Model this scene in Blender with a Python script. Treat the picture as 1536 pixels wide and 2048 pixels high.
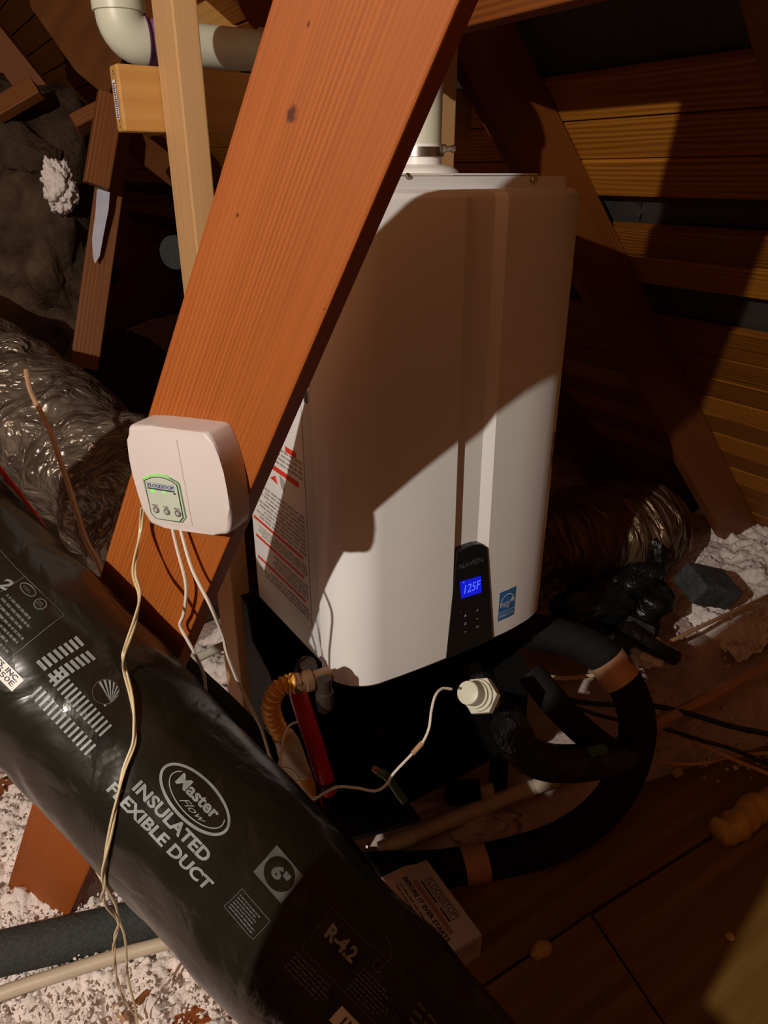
import bpy, bmesh, math, random
import numpy as np
from mathutils import Vector, Matrix, noise

for o in list(bpy.data.objects):
    bpy.data.objects.remove(o)
SC = bpy.context.scene
COL = SC.collection
RND = random.Random(7)
NP = np.random.default_rng(5)

# ------------------------------------------------------------------ camera
FPX = 1461.0
TH = math.radians(24.8)          # pitch down
YAW = math.radians(33.0)         # house axes: x towards the eave, y along the ridge
CAM = Vector((0, 0, 1.30))
cam = bpy.data.cameras.new('camera')
cam.sensor_fit = 'HORIZONTAL'
cam.sensor_width = 36.0
cam.lens = 36.0 * FPX / 1536.0
cam.clip_start = 0.02
camo = bpy.data.objects.new('camera', cam)
COL.objects.link(camo)
camo.location = CAM
camo.rotation_euler = (math.pi / 2 - TH, 0, -YAW)
SC.camera = camo

# ------------------------------------------------------------------ world, lights, exposure
w = bpy.data.worlds.new('attic_dark')
SC.world = w
w.use_nodes = True
w.node_tree.nodes['Background'].inputs[0].default_value = (1.0, 0.6, 0.35, 1)
w.node_tree.nodes['Background'].inputs[1].default_value = 0.004
LAMP = Vector((-1.28, -0.15, 1.89))
SC.view_settings.view_transform = 'Standard'
SC.view_settings.look = 'None'
SC.view_settings.gamma = 1.0
SC.view_settings.use_curve_mapping = False
SC.view_settings.exposure = 0.0
ld = bpy.data.lights.new('bulb_light', 'POINT')
ld.energy = 150
ld.color = (1.0, 0.93, 0.82)
ld.shadow_soft_size = 0.014
lo = bpy.data.objects.new('bulb_light', ld)
lo.location = LAMP
COL.objects.link(lo)

# ------------------------------------------------------------------ placing by sight lines
_s, _c = math.sin(TH), math.cos(TH)
_sp, _cp = math.sin(YAW), math.cos(YAW)
def H(x, y, z): return Vector((_cp * x + _sp * y, -_sp * x + _cp * y, z))
AR, AU, AF = H(1, 0, 0), H(0, _s, _c), H(0, _c, -_s)
def ray(u, v): return AR * ((u - 768) / FPX) + AU * ((1024 - v) / FPX) + AF
def P(u, v, d): return CAM + ray(u, v) * d
def PZ(u, v, z): r = ray(u, v); return CAM + r * ((z - CAM.z) / r.z)
def PY(u, v, y): r = ray(u, v); return CAM + r * (y / r.y)
def PX(u, v, x): r = ray(u, v); return CAM + r * (x / r.x)
def PP(u, v, p, n): r = ray(u, v); return CAM + r * ((p - CAM).dot(n) / r.dot(n))

# ------------------------------------------------------------------ materials
def nt(name):
    m = bpy.data.materials.new(name); m.use_nodes = True
    t = m.node_tree; b = t.nodes['Principled BSDF']
    return m, t, b
def N(t, typ, **kw):
    n = t.nodes.new(typ)
    for k, v in kw.items():
        if k.startswith('i_'):
            n.inputs[k[2:].replace('_', ' ')].default_value = v
        else: setattr(n, k, v)
    return n
def ramp(t, stops, interp='LINEAR'):
    r = t.nodes.new('ShaderNodeValToRGB'); r.color_ramp.interpolation = interp
    e = r.color_ramp.elements
    while len(e) < len(stops): e.new(0.5)
    for q, (p, c) in zip(e, stops): q.position = p; q.color = (*c, 1)
    return r
def plain(name, col, rough=0.5, metal=0.0, var=0.12, scale=30, bump=0.0, bscale=60, coat=0.0, emit=None, es=0.0, spec=0.5):
    m, t, b = nt(name)
    tc = N(t, 'ShaderNodeTexCoord')
    nz = N(t, 'ShaderNodeTexNoise', i_Scale=scale, i_Detail=4.0)
    t.links.new(tc.outputs['Object'], nz.inputs['Vector'])
    lo_, hi_ = [tuple(min(1, c * k) for c in col) for k in (1 - var, 1 + var)]
    r = ramp(t, [(0.3, lo_), (0.7, hi_)])
    t.links.new(nz.outputs['Fac'], r.inputs['Fac'])
    t.links.new(r.outputs['Color'], b.inputs['Base Color'])
    b.inputs['Roughness'].default_value = rough
    b.inputs['Metallic'].default_value = metal
    b.inputs['Coat Weight'].default_value = coat
    b.inputs['Specular IOR Level'].default_value = spec
    if bump:
        n2 = N(t, 'ShaderNodeTexNoise', i_Scale=bscale, i_Detail=5.0)
        t.links.new(tc.outputs['Object'], n2.inputs['Vector'])
        bp = N(t, 'ShaderNodeBump', i_Strength=bump, i_Distance=0.01)
        t.links.new(n2.outputs['Fac'], bp.inputs['Height'])
        t.links.new(bp.outputs['Normal'], b.inputs['Normal'])
    if emit:
        b.inputs['Emission Color'].default_value = (*emit, 1)
        b.inputs['Emission Strength'].default_value = es
    return m
def wood(name, light, dark, period=0.006, dist=6.0, contrast=0.55, rough=0.6, bump=0.25, knots=(), blot=0.35, wavy=1.0, coat=0.0, mask=False):
    """grain runs along the board's own x axis"""
    m, t, b = nt(name); L = t.links.new
    tc = N(t, 'ShaderNodeTexCoord'); oi = N(t, 'ShaderNodeObjectInfo')
    off = N(t, 'ShaderNodeVectorMath', operation='SCALE'); off.inputs['Scale'].default_value = 13.0
    cmb = N(t, 'ShaderNodeCombineXYZ')
    for k in range(3): L(oi.outputs['Random'], cmb.inputs[k])
    L(cmb.outputs[0], off.inputs[0])
    add = N(t, 'ShaderNodeVectorMath', operation='ADD'); L(tc.outputs['Object'], add.inputs[0]); L(off.outputs[0], add.inputs[1])
    mp = N(t, 'ShaderNodeMapping'); mp.inputs['Scale'].default_value = (0.06 * wavy, 1, 0.6); L(add.outputs[0], mp.inputs['Vector'])
    wv = N(t, 'ShaderNodeTexWave', wave_type='BANDS', bands_direction='Y', wave_profile='SIN')
    wv.inputs['Scale'].default_value = 0.314 / period
    wv.inputs['Distortion'].default_value = dist
    wv.inputs['Detail'].default_value = 3.0
    wv.inputs['Detail Scale'].default_value = 0.35
    L(mp.outputs[0], wv.inputs['Vector'])
    mp2 = N(t, 'ShaderNodeMapping'); mp2.inputs['Scale'].default_value = (3, 160, 160); L(add.outputs[0], mp2.inputs['Vector'])
    fi = N(t, 'ShaderNodeTexNoise', i_Scale=1.0, i_Detail=4.0); L(mp2.outputs[0], fi.inputs['Vector'])
    mp3 = N(t, 'ShaderNodeMapping'); mp3.inputs['Scale'].default_value = (2.0, 14, 14); L(add.outputs[0], mp3.inputs['Vector'])
    bl = N(t, 'ShaderNodeTexNoise', i_Scale=1.0, i_Detail=3.0); L(mp3.outputs[0], bl.inputs['Vector'])
    wout = wv.outputs['Fac']
    # broken, uneven grain
    mp4 = N(t, 'ShaderNodeMapping'); mp4.inputs['Scale'].default_value = (1.4, 16, 16); L(add.outputs[0], mp4.inputs['Vector'])
    mk_ = N(t, 'ShaderNodeTexNoise', i_Scale=1.0, i_Detail=2.0); L(mp4.outputs[0], mk_.inputs['Vector'])
    mr_ = N(t, 'ShaderNodeMapRange'); L(mk_.outputs['Fac'], mr_.inputs['Value']); mr_.inputs['From Min'].default_value = 0.36; mr_.inputs['From Max'].default_value = 0.62
    mr_.inputs['To Min'].default_value = 0.12; mr_.inputs['To Max'].default_value = 1.0
    sb = N(t, 'ShaderNodeMath', operation='SUBTRACT'); L(wout, sb.inputs[0]); sb.inputs[1].default_value = 0.5
    ml_ = N(t, 'ShaderNodeMath', operation='MULTIPLY_ADD'); L(sb.outputs[0], ml_.inputs[0]); L(mr_.outputs[0], ml_.inputs[1]); ml_.inputs[2].default_value = 0.5
    wout = ml_.outputs[0]
    mix = N(t, 'ShaderNodeMath', operation='MULTIPLY_ADD'); L(wout, mix.inputs[0]); mix.inputs[1].default_value = contrast
    m2 = N(t, 'ShaderNodeMath', operation='MULTIPLY_ADD'); L(fi.outputs['Fac'], m2.inputs[0]); m2.inputs[1].default_value = 0.5
    m3 = N(t, 'ShaderNodeMath', operation='MULTIPLY'); L(bl.outputs['Fac'], m3.inputs[0]); m3.inputs[1].default_value = blot
    L(m3.outputs[0], m2.inputs[2]); L(m2.outputs[0], mix.inputs[2])
    tot = 0.5 * contrast + 0.25 + 0.5 * blot
    r = ramp(t, [(max(0, tot - 0.35), light), (min(1, tot + 0.35), dark)]); L(mix.outputs[0], r.inputs['Fac'])
    cur = r.outputs['Color']
    for kx, ky, rad in knots:
        sub = N(t, 'ShaderNodeVectorMath', operation='SUBTRACT'); L(tc.outputs['Object'], sub.inputs[0]); sub.inputs[1].default_value = (kx, ky, 0)
        ml = N(t, 'ShaderNodeVectorMath', operation='MULTIPLY'); L(sub.outputs[0], ml.inputs[0]); ml.inputs[1].default_value = (0.6, 1, 0)
        ln = N(t, 'ShaderNodeVectorMath', operation='LENGTH'); L(ml.outputs[0], ln.inputs[0])
        nz = N(t, 'ShaderNodeTexNoise', i_Scale=180.0, i_Detail=2.0); L(tc.outputs['Object'], nz.inputs['Vector'])
        ad = N(t, 'ShaderNodeMath', operation='MULTIPLY_ADD'); L(nz.outputs['Fac'], ad.inputs[0]); ad.inputs[1].default_value = rad * 0.9; L(ln.outputs['Value'], ad.inputs[2])
        mr = N(t, 'ShaderNodeMapRange'); L(ad.outputs[0], mr.inputs['Value'])
        mr.inputs['From Min'].default_value = rad * 0.75; mr.inputs['From Max'].default_value = rad * 1.35
        mr.inputs['To Min'].default_value = 0.95; mr.inputs['To Max'].default_value = 0.0
        mx = N(t, 'ShaderNodeMixRGB'); L(mr.outputs[0], mx.inputs['Fac']); L(cur, mx.inputs['Color1']); mx.inputs['Color2'].default_value = (dark[0] * .25, dark[1] * .2, dark[2] * .2, 1)
        cur = mx.outputs['Color']
    L(cur, b.inputs['Base Color'])
    b.inputs['Roughness'].default_value = rough
    b.inputs['Coat Weight'].default_value = coat
    b.inputs['Specular IOR Level'].default_value = 0.3
    bp = N(t, 'ShaderNodeBump', i_Strength=bump, i_Distance=0.002); L(mix.outputs[0], bp.inputs['Height']); L(bp.outputs['Normal'], b.inputs['Normal'])
    return m
def crinkle(name, col, col2, rough, metal, scale, strength, aniso=(1, 1, 1), coat=0.0, dist=0.02, detail=4.0):
    m, t, b = nt(name); L = t.links.new
    tc = N(t, 'ShaderNodeTexCoord')
    mp = N(t, 'ShaderNodeMapping'); mp.inputs['Scale'].default_value = aniso; L(tc.outputs['Object'], mp.inputs['Vector'])
    v = N(t, 'ShaderNodeTexVoronoi', feature='DISTANCE_TO_EDGE', i_Scale=scale); 
    n0 = N(t, 'ShaderNodeTexNoise', i_Scale=scale * 0.7, i_Detail=detail, i_Distortion=1.2); L(mp.outputs[0], n0.inputs['Vector'])
    va = N(t, 'ShaderNodeVectorMath', operation='MULTIPLY_ADD'); L(n0.outputs['Color'], va.inputs[0]); va.inputs[1].default_value = (0.08, 0.08, 0.08); L(mp.outputs[0], va.inputs[2])
    L(va.outputs[0], v.inputs['Vector'])
    r = ramp(t, [(0.35, col), (0.7, col2)]); L(n0.outputs['Fac'], r.inputs['Fac']); L(r.outputs['Color'], b.inputs['Base Color'])
    ad = N(t, 'ShaderNodeMath', operation='ADD'); L(v.outputs['Distance'], ad.inputs[0]); L(n0.outputs['Fac'], ad.inputs[1])
    bp = N(t, 'ShaderNodeBump', i_Strength=strength, i_Distance=dist); L(ad.outputs[0], bp.inputs['Height']); L(bp.outputs['Normal'], b.inputs['Normal'])
    b.inputs['Roughness'].default_value = rough; b.inputs['Metallic'].default_value = metal; b.inputs['Coat Weight'].default_value = coat
    return m

M = {}
M['pine'] = wood('pale_pine', (0.63, 0.38, 0.178), (0.504, 0.2755, 0.1157), period=0.021, dist=7, contrast=0.22, rough=0.55, bump=0.1)
M['pine2'] = wood('yellow_pine', (0.609, 0.34, 0.1014), (0.483, 0.235, 0.0585), period=0.030, dist=8, contrast=0.3, rough=0.5)
M['rafter'] = wood('old_rafter', (0.231, 0.0696, 0.014), (0.133, 0.0348, 0.0064), period=0.009, dist=7, contrast=0.5, rough=0.5)
M['web'] = wood('old_web', (0.252, 0.087, 0.022), (0.154, 0.0464, 0.01), period=0.010, dist=6, contrast=0.5, rough=0.6)
M['plank'] = wood('deck_plank', (0.475, 0.1836, 0.0187), (0.2565, 0.0816, 0.0066), period=0.013, dist=14, contrast=0.6, rough=0.55, wavy=2.0)
M['plank2'] = wood('deck_plank_dark', (0.306, 0.102, 0.011), (0.1445, 0.042, 0.004), period=0.010, dist=16, contrast=0.7, rough=0.55, wavy=2.0)
M['ply'] = wood('plywood', (0.24, 0.136, 0.0338), (0.144, 0.0714, 0.0158), period=0.05, dist=9, contrast=0.45, rough=0.55, blot=0.6)
M['plyedge'] = plain('plywood_edge', (0.45, 0.30, 0.16), 0.7)
M['plyroof'] = wood('plywood_roof', (0.238, 0.087, 0.02), (0.14, 0.0464, 0.01), period=0.06, dist=9, contrast=0.4, rough=0.7)
M['felt'] = plain('felt', (0.05, 0.042, 0.036), 0.6, bump=0.3, bscale=20)
M['white'] = plain('white_enamel', (0.90, 0.885, 0.86), 0.34, var=0.02, scale=6, coat=0.15)
M['whitedull'] = plain('white_sheet', (0.72, 0.73, 0.73), 0.35, var=0.03, scale=8, metal=0.0)
M['groove'] = plain('groove_dark', (0.22, 0.20, 0.19), 0.5)
M['panel'] = plain('black_glass', (0.012, 0.011, 0.012), 0.22, var=0.05)
M['panelgrey'] = plain('panel_grey_print', (0.10, 0.10, 0.11), 0.4)
M['panelwhite'] = plain('panel_white_print', (0.55, 0.55, 0.55), 0.4)
M['lcd'] = plain('lcd_blue', (0.01, 0.01, 0.05), 0.3, emit=(0.004, 0.010, 0.75), es=0.75)
M['lcdtxt'] = plain('lcd_digits', (0.1, 0.1, 0.3), 0.3, emit=(0.06, 0.13, 1.0), es=1.3)
M['blue'] = plain('sticker_blue', (0.03, 0.16, 0.42), 0.4, var=0.05)
M['sticker'] = plain('sticker_white', (0.78, 0.77, 0.75), 0.45, var=0.03)
M['ink'] = plain('ink_black', (0.03, 0.03, 0.03), 0.5)
M['inkgrey'] = plain('ink_grey', (0.36, 0.34, 0.33), 0.6)
M['inkred'] = plain('ink_red', (0.70, 0.045, 0.02), 0.5, var=0.05)
M['steel'] = plain('steel', (0.55, 0.53, 0.50), 0.28, metal=1.0, var=0.1)
M['plastic'] = plain('white_plastic', (0.64, 0.57, 0.545), 0.42, var=0.02, scale=5)
M['plasticpanel'] = plain('grey_green_panel', (0.50, 0.55, 0.45), 0.4, var=0.03)
M['ledgreen'] = plain('led_green', (0.1, 0.6, 0.05), 0.4, emit=(0.08, 1.0, 0.02), es=1.4)
M['greenline'] = plain('green_outline', (0.10, 0.26, 0.09), 0.5)
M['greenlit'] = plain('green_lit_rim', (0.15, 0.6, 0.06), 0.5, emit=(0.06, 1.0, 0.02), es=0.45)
M['inkblue'] = plain('ink_blue', (0.04, 0.06, 0.28), 0.5)
M['button'] = plain('grey_button', (0.16, 0.14, 0.13), 0.4)
M['buttonmid'] = plain('button_centre', (0.45, 0.44, 0.42), 0.4)
M['pvc'] = plain('pvc', (0.66, 0.66, 0.53), 0.4, var=0.04)
M['pvctan'] = plain('cpvc_tan', (0.62, 0.52, 0.38), 0.45, var=0.06)
M['primer'] = plain('purple_primer', (0.30, 0.16, 0.30), 0.45, var=0.2, scale=60)
M['purple'] = plain('purple_ring', (0.13, 0.03, 0.16), 0.45)
M['black'] = plain('black_steel', (0.006, 0.0055, 0.005), 0.6, var=0.1, spec=0.25)
M['foam'] = plain('black_foam', (0.0065, 0.006, 0.0055), 0.8, var=0.25, scale=120, bump=0.25, bscale=400, spec=0.25)
M['foamgrey'] = plain('grey_foam', (0.045, 0.048, 0.045), 0.8, var=0.3, scale=150, bump=0.5, bscale=350)
M['tape'] = plain('tan_tape', (0.50, 0.28, 0.15), 0.45, var=0.12)
M['blacktape'] = crinkle('black_tape', (0.006, 0.0055, 0.005), (0.010, 0.009, 0.008), 0.3, 0.0, 22, 0.6, aniso=(1, 1, 1))
M['orange'] = plain('orange_coating', (0.74, 0.33, 0.02), 0.38, var=0.06)
M['tag'] = plain('tan_tag', (0.50, 0.40, 0.28), 0.6, var=0.15)
M['brass'] = plain('brass', (0.26, 0.14, 0.075), 0.45, metal=0.5, var=0.25)
M['darkbrass'] = plain('dark_fitting', (0.035, 0.022, 0.017), 0.55, metal=0.0, spec=0.3)
M['red'] = plain('red_pex', (0.55, 0.012, 0.012), 0.35, var=0.06)
M['green'] = plain('green_rubber', (0.045, 0.10, 0.04), 0.5)
M['wire'] = plain('white_wire', (0.76, 0.68, 0.58), 0.45, var=0.05)
M['wirecream'] = plain('cream_wire', (0.62, 0.50, 0.30), 0.45, var=0.1)
M['wirebrown'] = plain('tan_cable', (0.46, 0.27, 0.15), 0.6, var=0.15)
M['wireblack'] = plain('black_wire', (0.015, 0.012, 0.010), 0.4)
M['ductfilm'] = crinkle('duct_film', (0.0095, 0.0092, 0.006), (0.014, 0.0132, 0.0088), 0.27, 0.0, 11, 0.30, aniso=(1.0, 1.0, 1.0), dist=0.012)
M['ductprint'] = plain('duct_print', (0.27, 0.30, 0.29), 0.42, var=0.18, scale=90)
M['ductprintdim'] = plain('duct_print_thin', (0.10, 0.105, 0.10), 0.5, var=0.2, scale=90)
M['clearfilm'] = crinkle('silver_film', (0.09, 0.066, 0.048), (0.24, 0.19, 0.145), 0.27, 0.35, 23, 1.0, aniso=(0.7, 1.4, 1.0), dist=0.014, detail=2.0)
M['foil'] = crinkle('foil_wrap', (0.12, 0.07, 0.035), (0.24, 0.15, 0.085), 0.33, 0.5, 13, 0.9, aniso=(2.2, 0.5, 0.5), dist=0.03)
M['wool'] = plain('white_wool', (0.88, 0.79, 0.73), 0.95, var=0.12, scale=40, spec=0.1)
M['woolpink'] = plain('pink_wool', (0.62, 0.47, 0.42), 0.95, var=0.18, scale=18, bump=0.6, bscale=60, spec=0.1)
M['woolbed'] = plain('wool_bed', (0.90, 0.80, 0.75), 0.95, var=0.10, scale=7, bump=0.5, bscale=170, spec=0.1)
M['woolrose'] = plain('rose_wool', (0.74, 0.58, 0.52), 0.95, var=0.12, scale=40, spec=0.1)
M['woolbrown'] = plain('dusty_and_shaded_wool', (0.075, 0.047, 0.029), 0.95, var=0.5, scale=12, bump=0.8, bscale=50, spec=0.1)  # dust brown of the heaps; on the far bed its darkness stands for shade
M['carton'] = plain('carton_white', (0.62, 0.55, 0.54), 0.5, var=0.04)
M['sprayfoam'] = plain('yellow_foam', (0.58, 0.36, 0.10), 0.6, var=0.15, bump=0.4, bscale=60)
M['crumple'] = crinkle('black_plastic', (0.005, 0.0045, 0.0045), (0.010, 0.009, 0.009), 0.35, 0.0, 12, 0.8)
M['greyblock'] = plain('grey_block', (0.05, 0.056, 0.058), 0.75, var=0.3, scale=50, bump=0.4, bscale=90)
M['bluegrey'] = plain('blue_white_paper', (0.55, 0.55, 0.66), 0.6)

# ------------------------------------------------------------------ mesh helpers
def link(o, parent=None):
    COL.objects.link(o)
    if parent is not None: o.parent = parent
    return o
def tag(o, label=None, cat=None, group=None, kind=None):
    if label: o['label'] = label
    if cat: o['category'] = cat
    if group: o['group'] = group
    if kind: o['kind'] = kind
    return o
def thing(name, loc, label, cat, group=None):
    e = bpy.data.objects.new(name, None); e.empty_display_size = 0.05
    e.location = loc; link(e)
    return tag(e, label, cat, group)
def worldloc(o):
    v = Vector((0, 0, 0))
    while o is not None: v += o.location; o = o.parent
    return v
def mk(name, verts, faces, mat, parent=None, smooth=False, origin=None, mats=None, fmat=None, sharp=40):
    """verts in world space; the object's origin goes to the middle of its base"""
    vs = [Vector(v) for v in verts]
    if origin is None:
        lo = [min(v[i] for v in vs) for i in range(3)]; hi = [max(v[i] for v in vs) for i in range(3)]
        origin = Vector(((lo[0] + hi[0]) / 2, (lo[1] + hi[1]) / 2, lo[2]))
    me = bpy.data.meshes.new(name)
    me.from_pydata([v - origin for v in vs], [], faces); me.update()
    for m in (mats or [mat]): me.materials.append(m)
    if fmat: me.polygons.foreach_set('material_index', fmat)
    bm = bmesh.new(); bm.from_mesh(me); bmesh.ops.recalc_face_normals(bm, faces=bm.faces)
    bm.to_mesh(me); bm.free()
    if smooth:
        me.polygons.foreach_set('use_smooth', [True] * len(me.polygons))
        if smooth != 'all':
            try: me.set_sharp_from_angle(angle=math.radians(sharp))
            except Exception: pass
    o = bpy.data.objects.new(name, me); link(o, parent)
    o.location = origin - (worldloc(parent) if parent else Vector((0, 0, 0)))
    return o
def frame(xd, yd):
    x = Vector(xd).normalized(); z = x.cross(Vector(yd)).normalized(); y = z.cross(x)
    return Matrix((x, y, z)).transposed()
def board(name, p0, p1, width, thick, wdir, mat, parent=None, bev=0.0025, cut0=None, cut1=None):
    """squared timber from p0 to p1 (axis), local x along it, y along its width"""
    p0, p1 = Vector(p0), Vector(p1)
    R = frame(p1 - p0, wdir); Lh = (p1 - p0).length / 2
    bm = bmesh.new(); bmesh.ops.create_cube(bm, size=1)
    for v in bm.verts: v.co = Vector((v.co.x * 2 * Lh, v.co.y * width, v.co.z * thick))
    if bev: bmesh.ops.bevel(bm, geom=list(bm.edges), offset=bev, segments=2, affect='EDGES', profile=0.5)
    me = bpy.data.meshes.new(name); bm.to_mesh(me); bm.free(); me.materials.append(mat)
    o = bpy.data.objects.new(name, me); link(o, parent)
    c = (p0 + p1) / 2 - (worldloc(parent) if parent else Vector((0, 0, 0)))
    o.matrix_basis = Matrix.Translation(c) @ R.to_4x4()
    return o
def boxw(name, lo, hi, mat, parent=None, bev=0.003, R=None, c=None):
    bm = bmesh.new(); bmesh.ops.create_cube(bm, size=1)
    sz = [hi[i] - lo[i] for i in range(3)]; ce = Vector([(hi[i] + lo[i]) / 2 for i in range(3)])
    for v in bm.verts: v.co = Vector([v.co[i] * sz[i] for i in range(3)])
    if bev: bmesh.ops.bevel(bm, geom=list(bm.edges), offset=min(bev, min(sz) * .4), segments=2, affect='EDGES', profile=0.5)
    vs = [ce + v.co for v in bm.verts]; fs = [[v.index for v in f.verts] for f in bm.faces]; bm.verts.index_update()
    fs = [[v.index for v in f.verts] for f in bm.faces]; bm.free()
    return mk(name, vs, fs, mat, parent)
def spline(pts, n=8):
    pts = [Vector(p) for p in pts]; out = []
    q = [pts[0] * 2 - pts[1]] + pts + [pts[-1] * 2 - pts[-2]]
    for i in range(1, len(q) - 2):
        a, b, c, d = q[i - 1:i + 3]
        for k in range(n):
            t = k / n
            out.append(0.5 * ((2 * b) + (c - a) * t + (2 * a - 5 * b + 4 * c - d) * t * t + (3 * b - a - 3 * c + d) * t ** 3))
    out.append(pts[-1]); return out
def frames(path):
    T = [(path[min(i + 1, len(path) - 1)] - path[max(i - 1, 0)]).normalized() for i in range(len(path))]
    up = Vector((0, 0, 1)) if abs(T[0].z) < 0.9 else Vector((1, 0, 0))
    n = (up - T[0] * up.dot(T[0])).normalized(); fr = []
    for i, t in enumerate(T):
        if i: n = (n - t * n.dot(t)).normalized()
        fr.append((t, n, t.cross(n)))
    return fr
def tubegeo(path, r, k=12, cap=True, wob=None):
    """r: number or function of (i/n, angle)"""
    fr = frames(path); vs = []; fs = []; n = len(path)
    for i, p in enumerate(path):
        t, a, b = fr[i]
        for j in range(k):
            g = 2 * math.pi * j / k
            rr = r(i / (n - 1), g) if callable(r) else r
            vs.append(p + (a * math.cos(g) + b * math.sin(g)) * rr)
    for i in range(n - 1):
        for j in range(k):
            fs.append([i * k + j, i * k + (j + 1) % k, (i + 1) * k + (j + 1) % k, (i + 1) * k + j])
    if cap:
        fs.append(list(range(k))[::-1]); fs.append([(n - 1) * k + j for j in range(k)])
    return vs, fs
def tube(name, pts, r, mat, parent=None, k=12, n=8, smooth_path=True):
    path = spline(pts, n) if smooth_path else [Vector(p) for p in pts]
    vs, fs = tubegeo(path, r, k)
    return mk(name, vs, fs, mat, parent, smooth=True)
def lathe(name, p, axis, prof, mat, parent=None, k=24, ref=None):
    """prof: list of (distance along axis, radius)"""
    ax = Vector(axis).normalized(); ref = Vector(ref) if ref else (Vector((0, 0, 1)) if abs(ax.z) < .9 else Vector((1, 0, 0)))
    a = (ref - ax * ref.dot(ax)).normalized(); b = ax.cross(a); p = Vector(p); vs = []; fs = []
    for s, r in prof:
        for j in range(k):
            g = 2 * math.pi * j / k; vs.append(p + ax * s + (a * math.cos(g) + b * math.sin(g)) * r)
    n = len(prof)
    for i in range(n - 1):
        for j in range(k): fs.append([i * k + j, i * k + (j + 1) % k, (i + 1) * k + (j + 1) % k, (i + 1) * k + j])
    fs.append(list(range(k))[::-1]); fs.append([(n - 1) * k + j for j in range(k)])
    return mk(name, vs, fs, mat, parent, smooth=(k > 8))
def prism(name, poly, depth, mat, parent=None, bev=0.0, seg=2, smooth=False):
    """poly: list of world points (planar, front face); extruded by vector depth"""
    bm = bmesh.new(); d = Vector(depth)
    a = [bm.verts.new(Vector(p)) for p in poly]; b = [bm.verts.new(Vector(p) + d) for p in poly]
    f0 = bm.faces.new(a); bm.faces.new(b[::-1]); n = len(a)
    for i in range(n): bm.faces.new([a[i], b[i], b[(i + 1) % n], a[(i + 1) % n]])
    if bev:
        ed = list(f0.edges)
        bmesh.ops.bevel(bm, geom=ed, offset=bev, segments=seg, affect='EDGES', profile=0.5)
    bm.verts.index_update()
    vs = [v.co.copy() for v in bm.verts]; fs = [[v.index for v in f.verts] for f in bm.faces]; bm.free()
    return mk(name, vs, fs, mat, parent, smooth=smooth)

_txt = {}
def textgeo(s, bold=0.0, shear=0.0):
    key = (s, bold, shear)
    if key in _txt: return _txt[key]
    cu = bpy.data.curves.new('lettering', 'FONT'); cu.body = s; cu.size = 1.0; cu.offset = bold; cu.shear = shear
    cu.resolution_u = 3
    ob = bpy.data.objects.new('lettering', cu); COL.objects.link(ob)
    me = bpy.data.meshes.new_from_object(ob.evaluated_get(bpy.context.evaluated_depsgraph_get()))
    vs = [v.co.copy() for v in me.vertices]; fs = [list(p.vertices) for p in me.polygons]
    bpy.data.objects.remove(ob); bpy.data.curves.remove(cu); bpy.data.meshes.remove(me)
    x0 = min(v.x for v in vs); x1 = max(v.x for v in vs); y0 = min(v.y for v in vs); y1 = max(v.y for v in vs)
    out = ([Vector(((v.x - x0) / (x1 - x0), (v.y - y0) / (y1 - y0), 0)) for v in vs], fs)
    _txt[key] = out; return out
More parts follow.
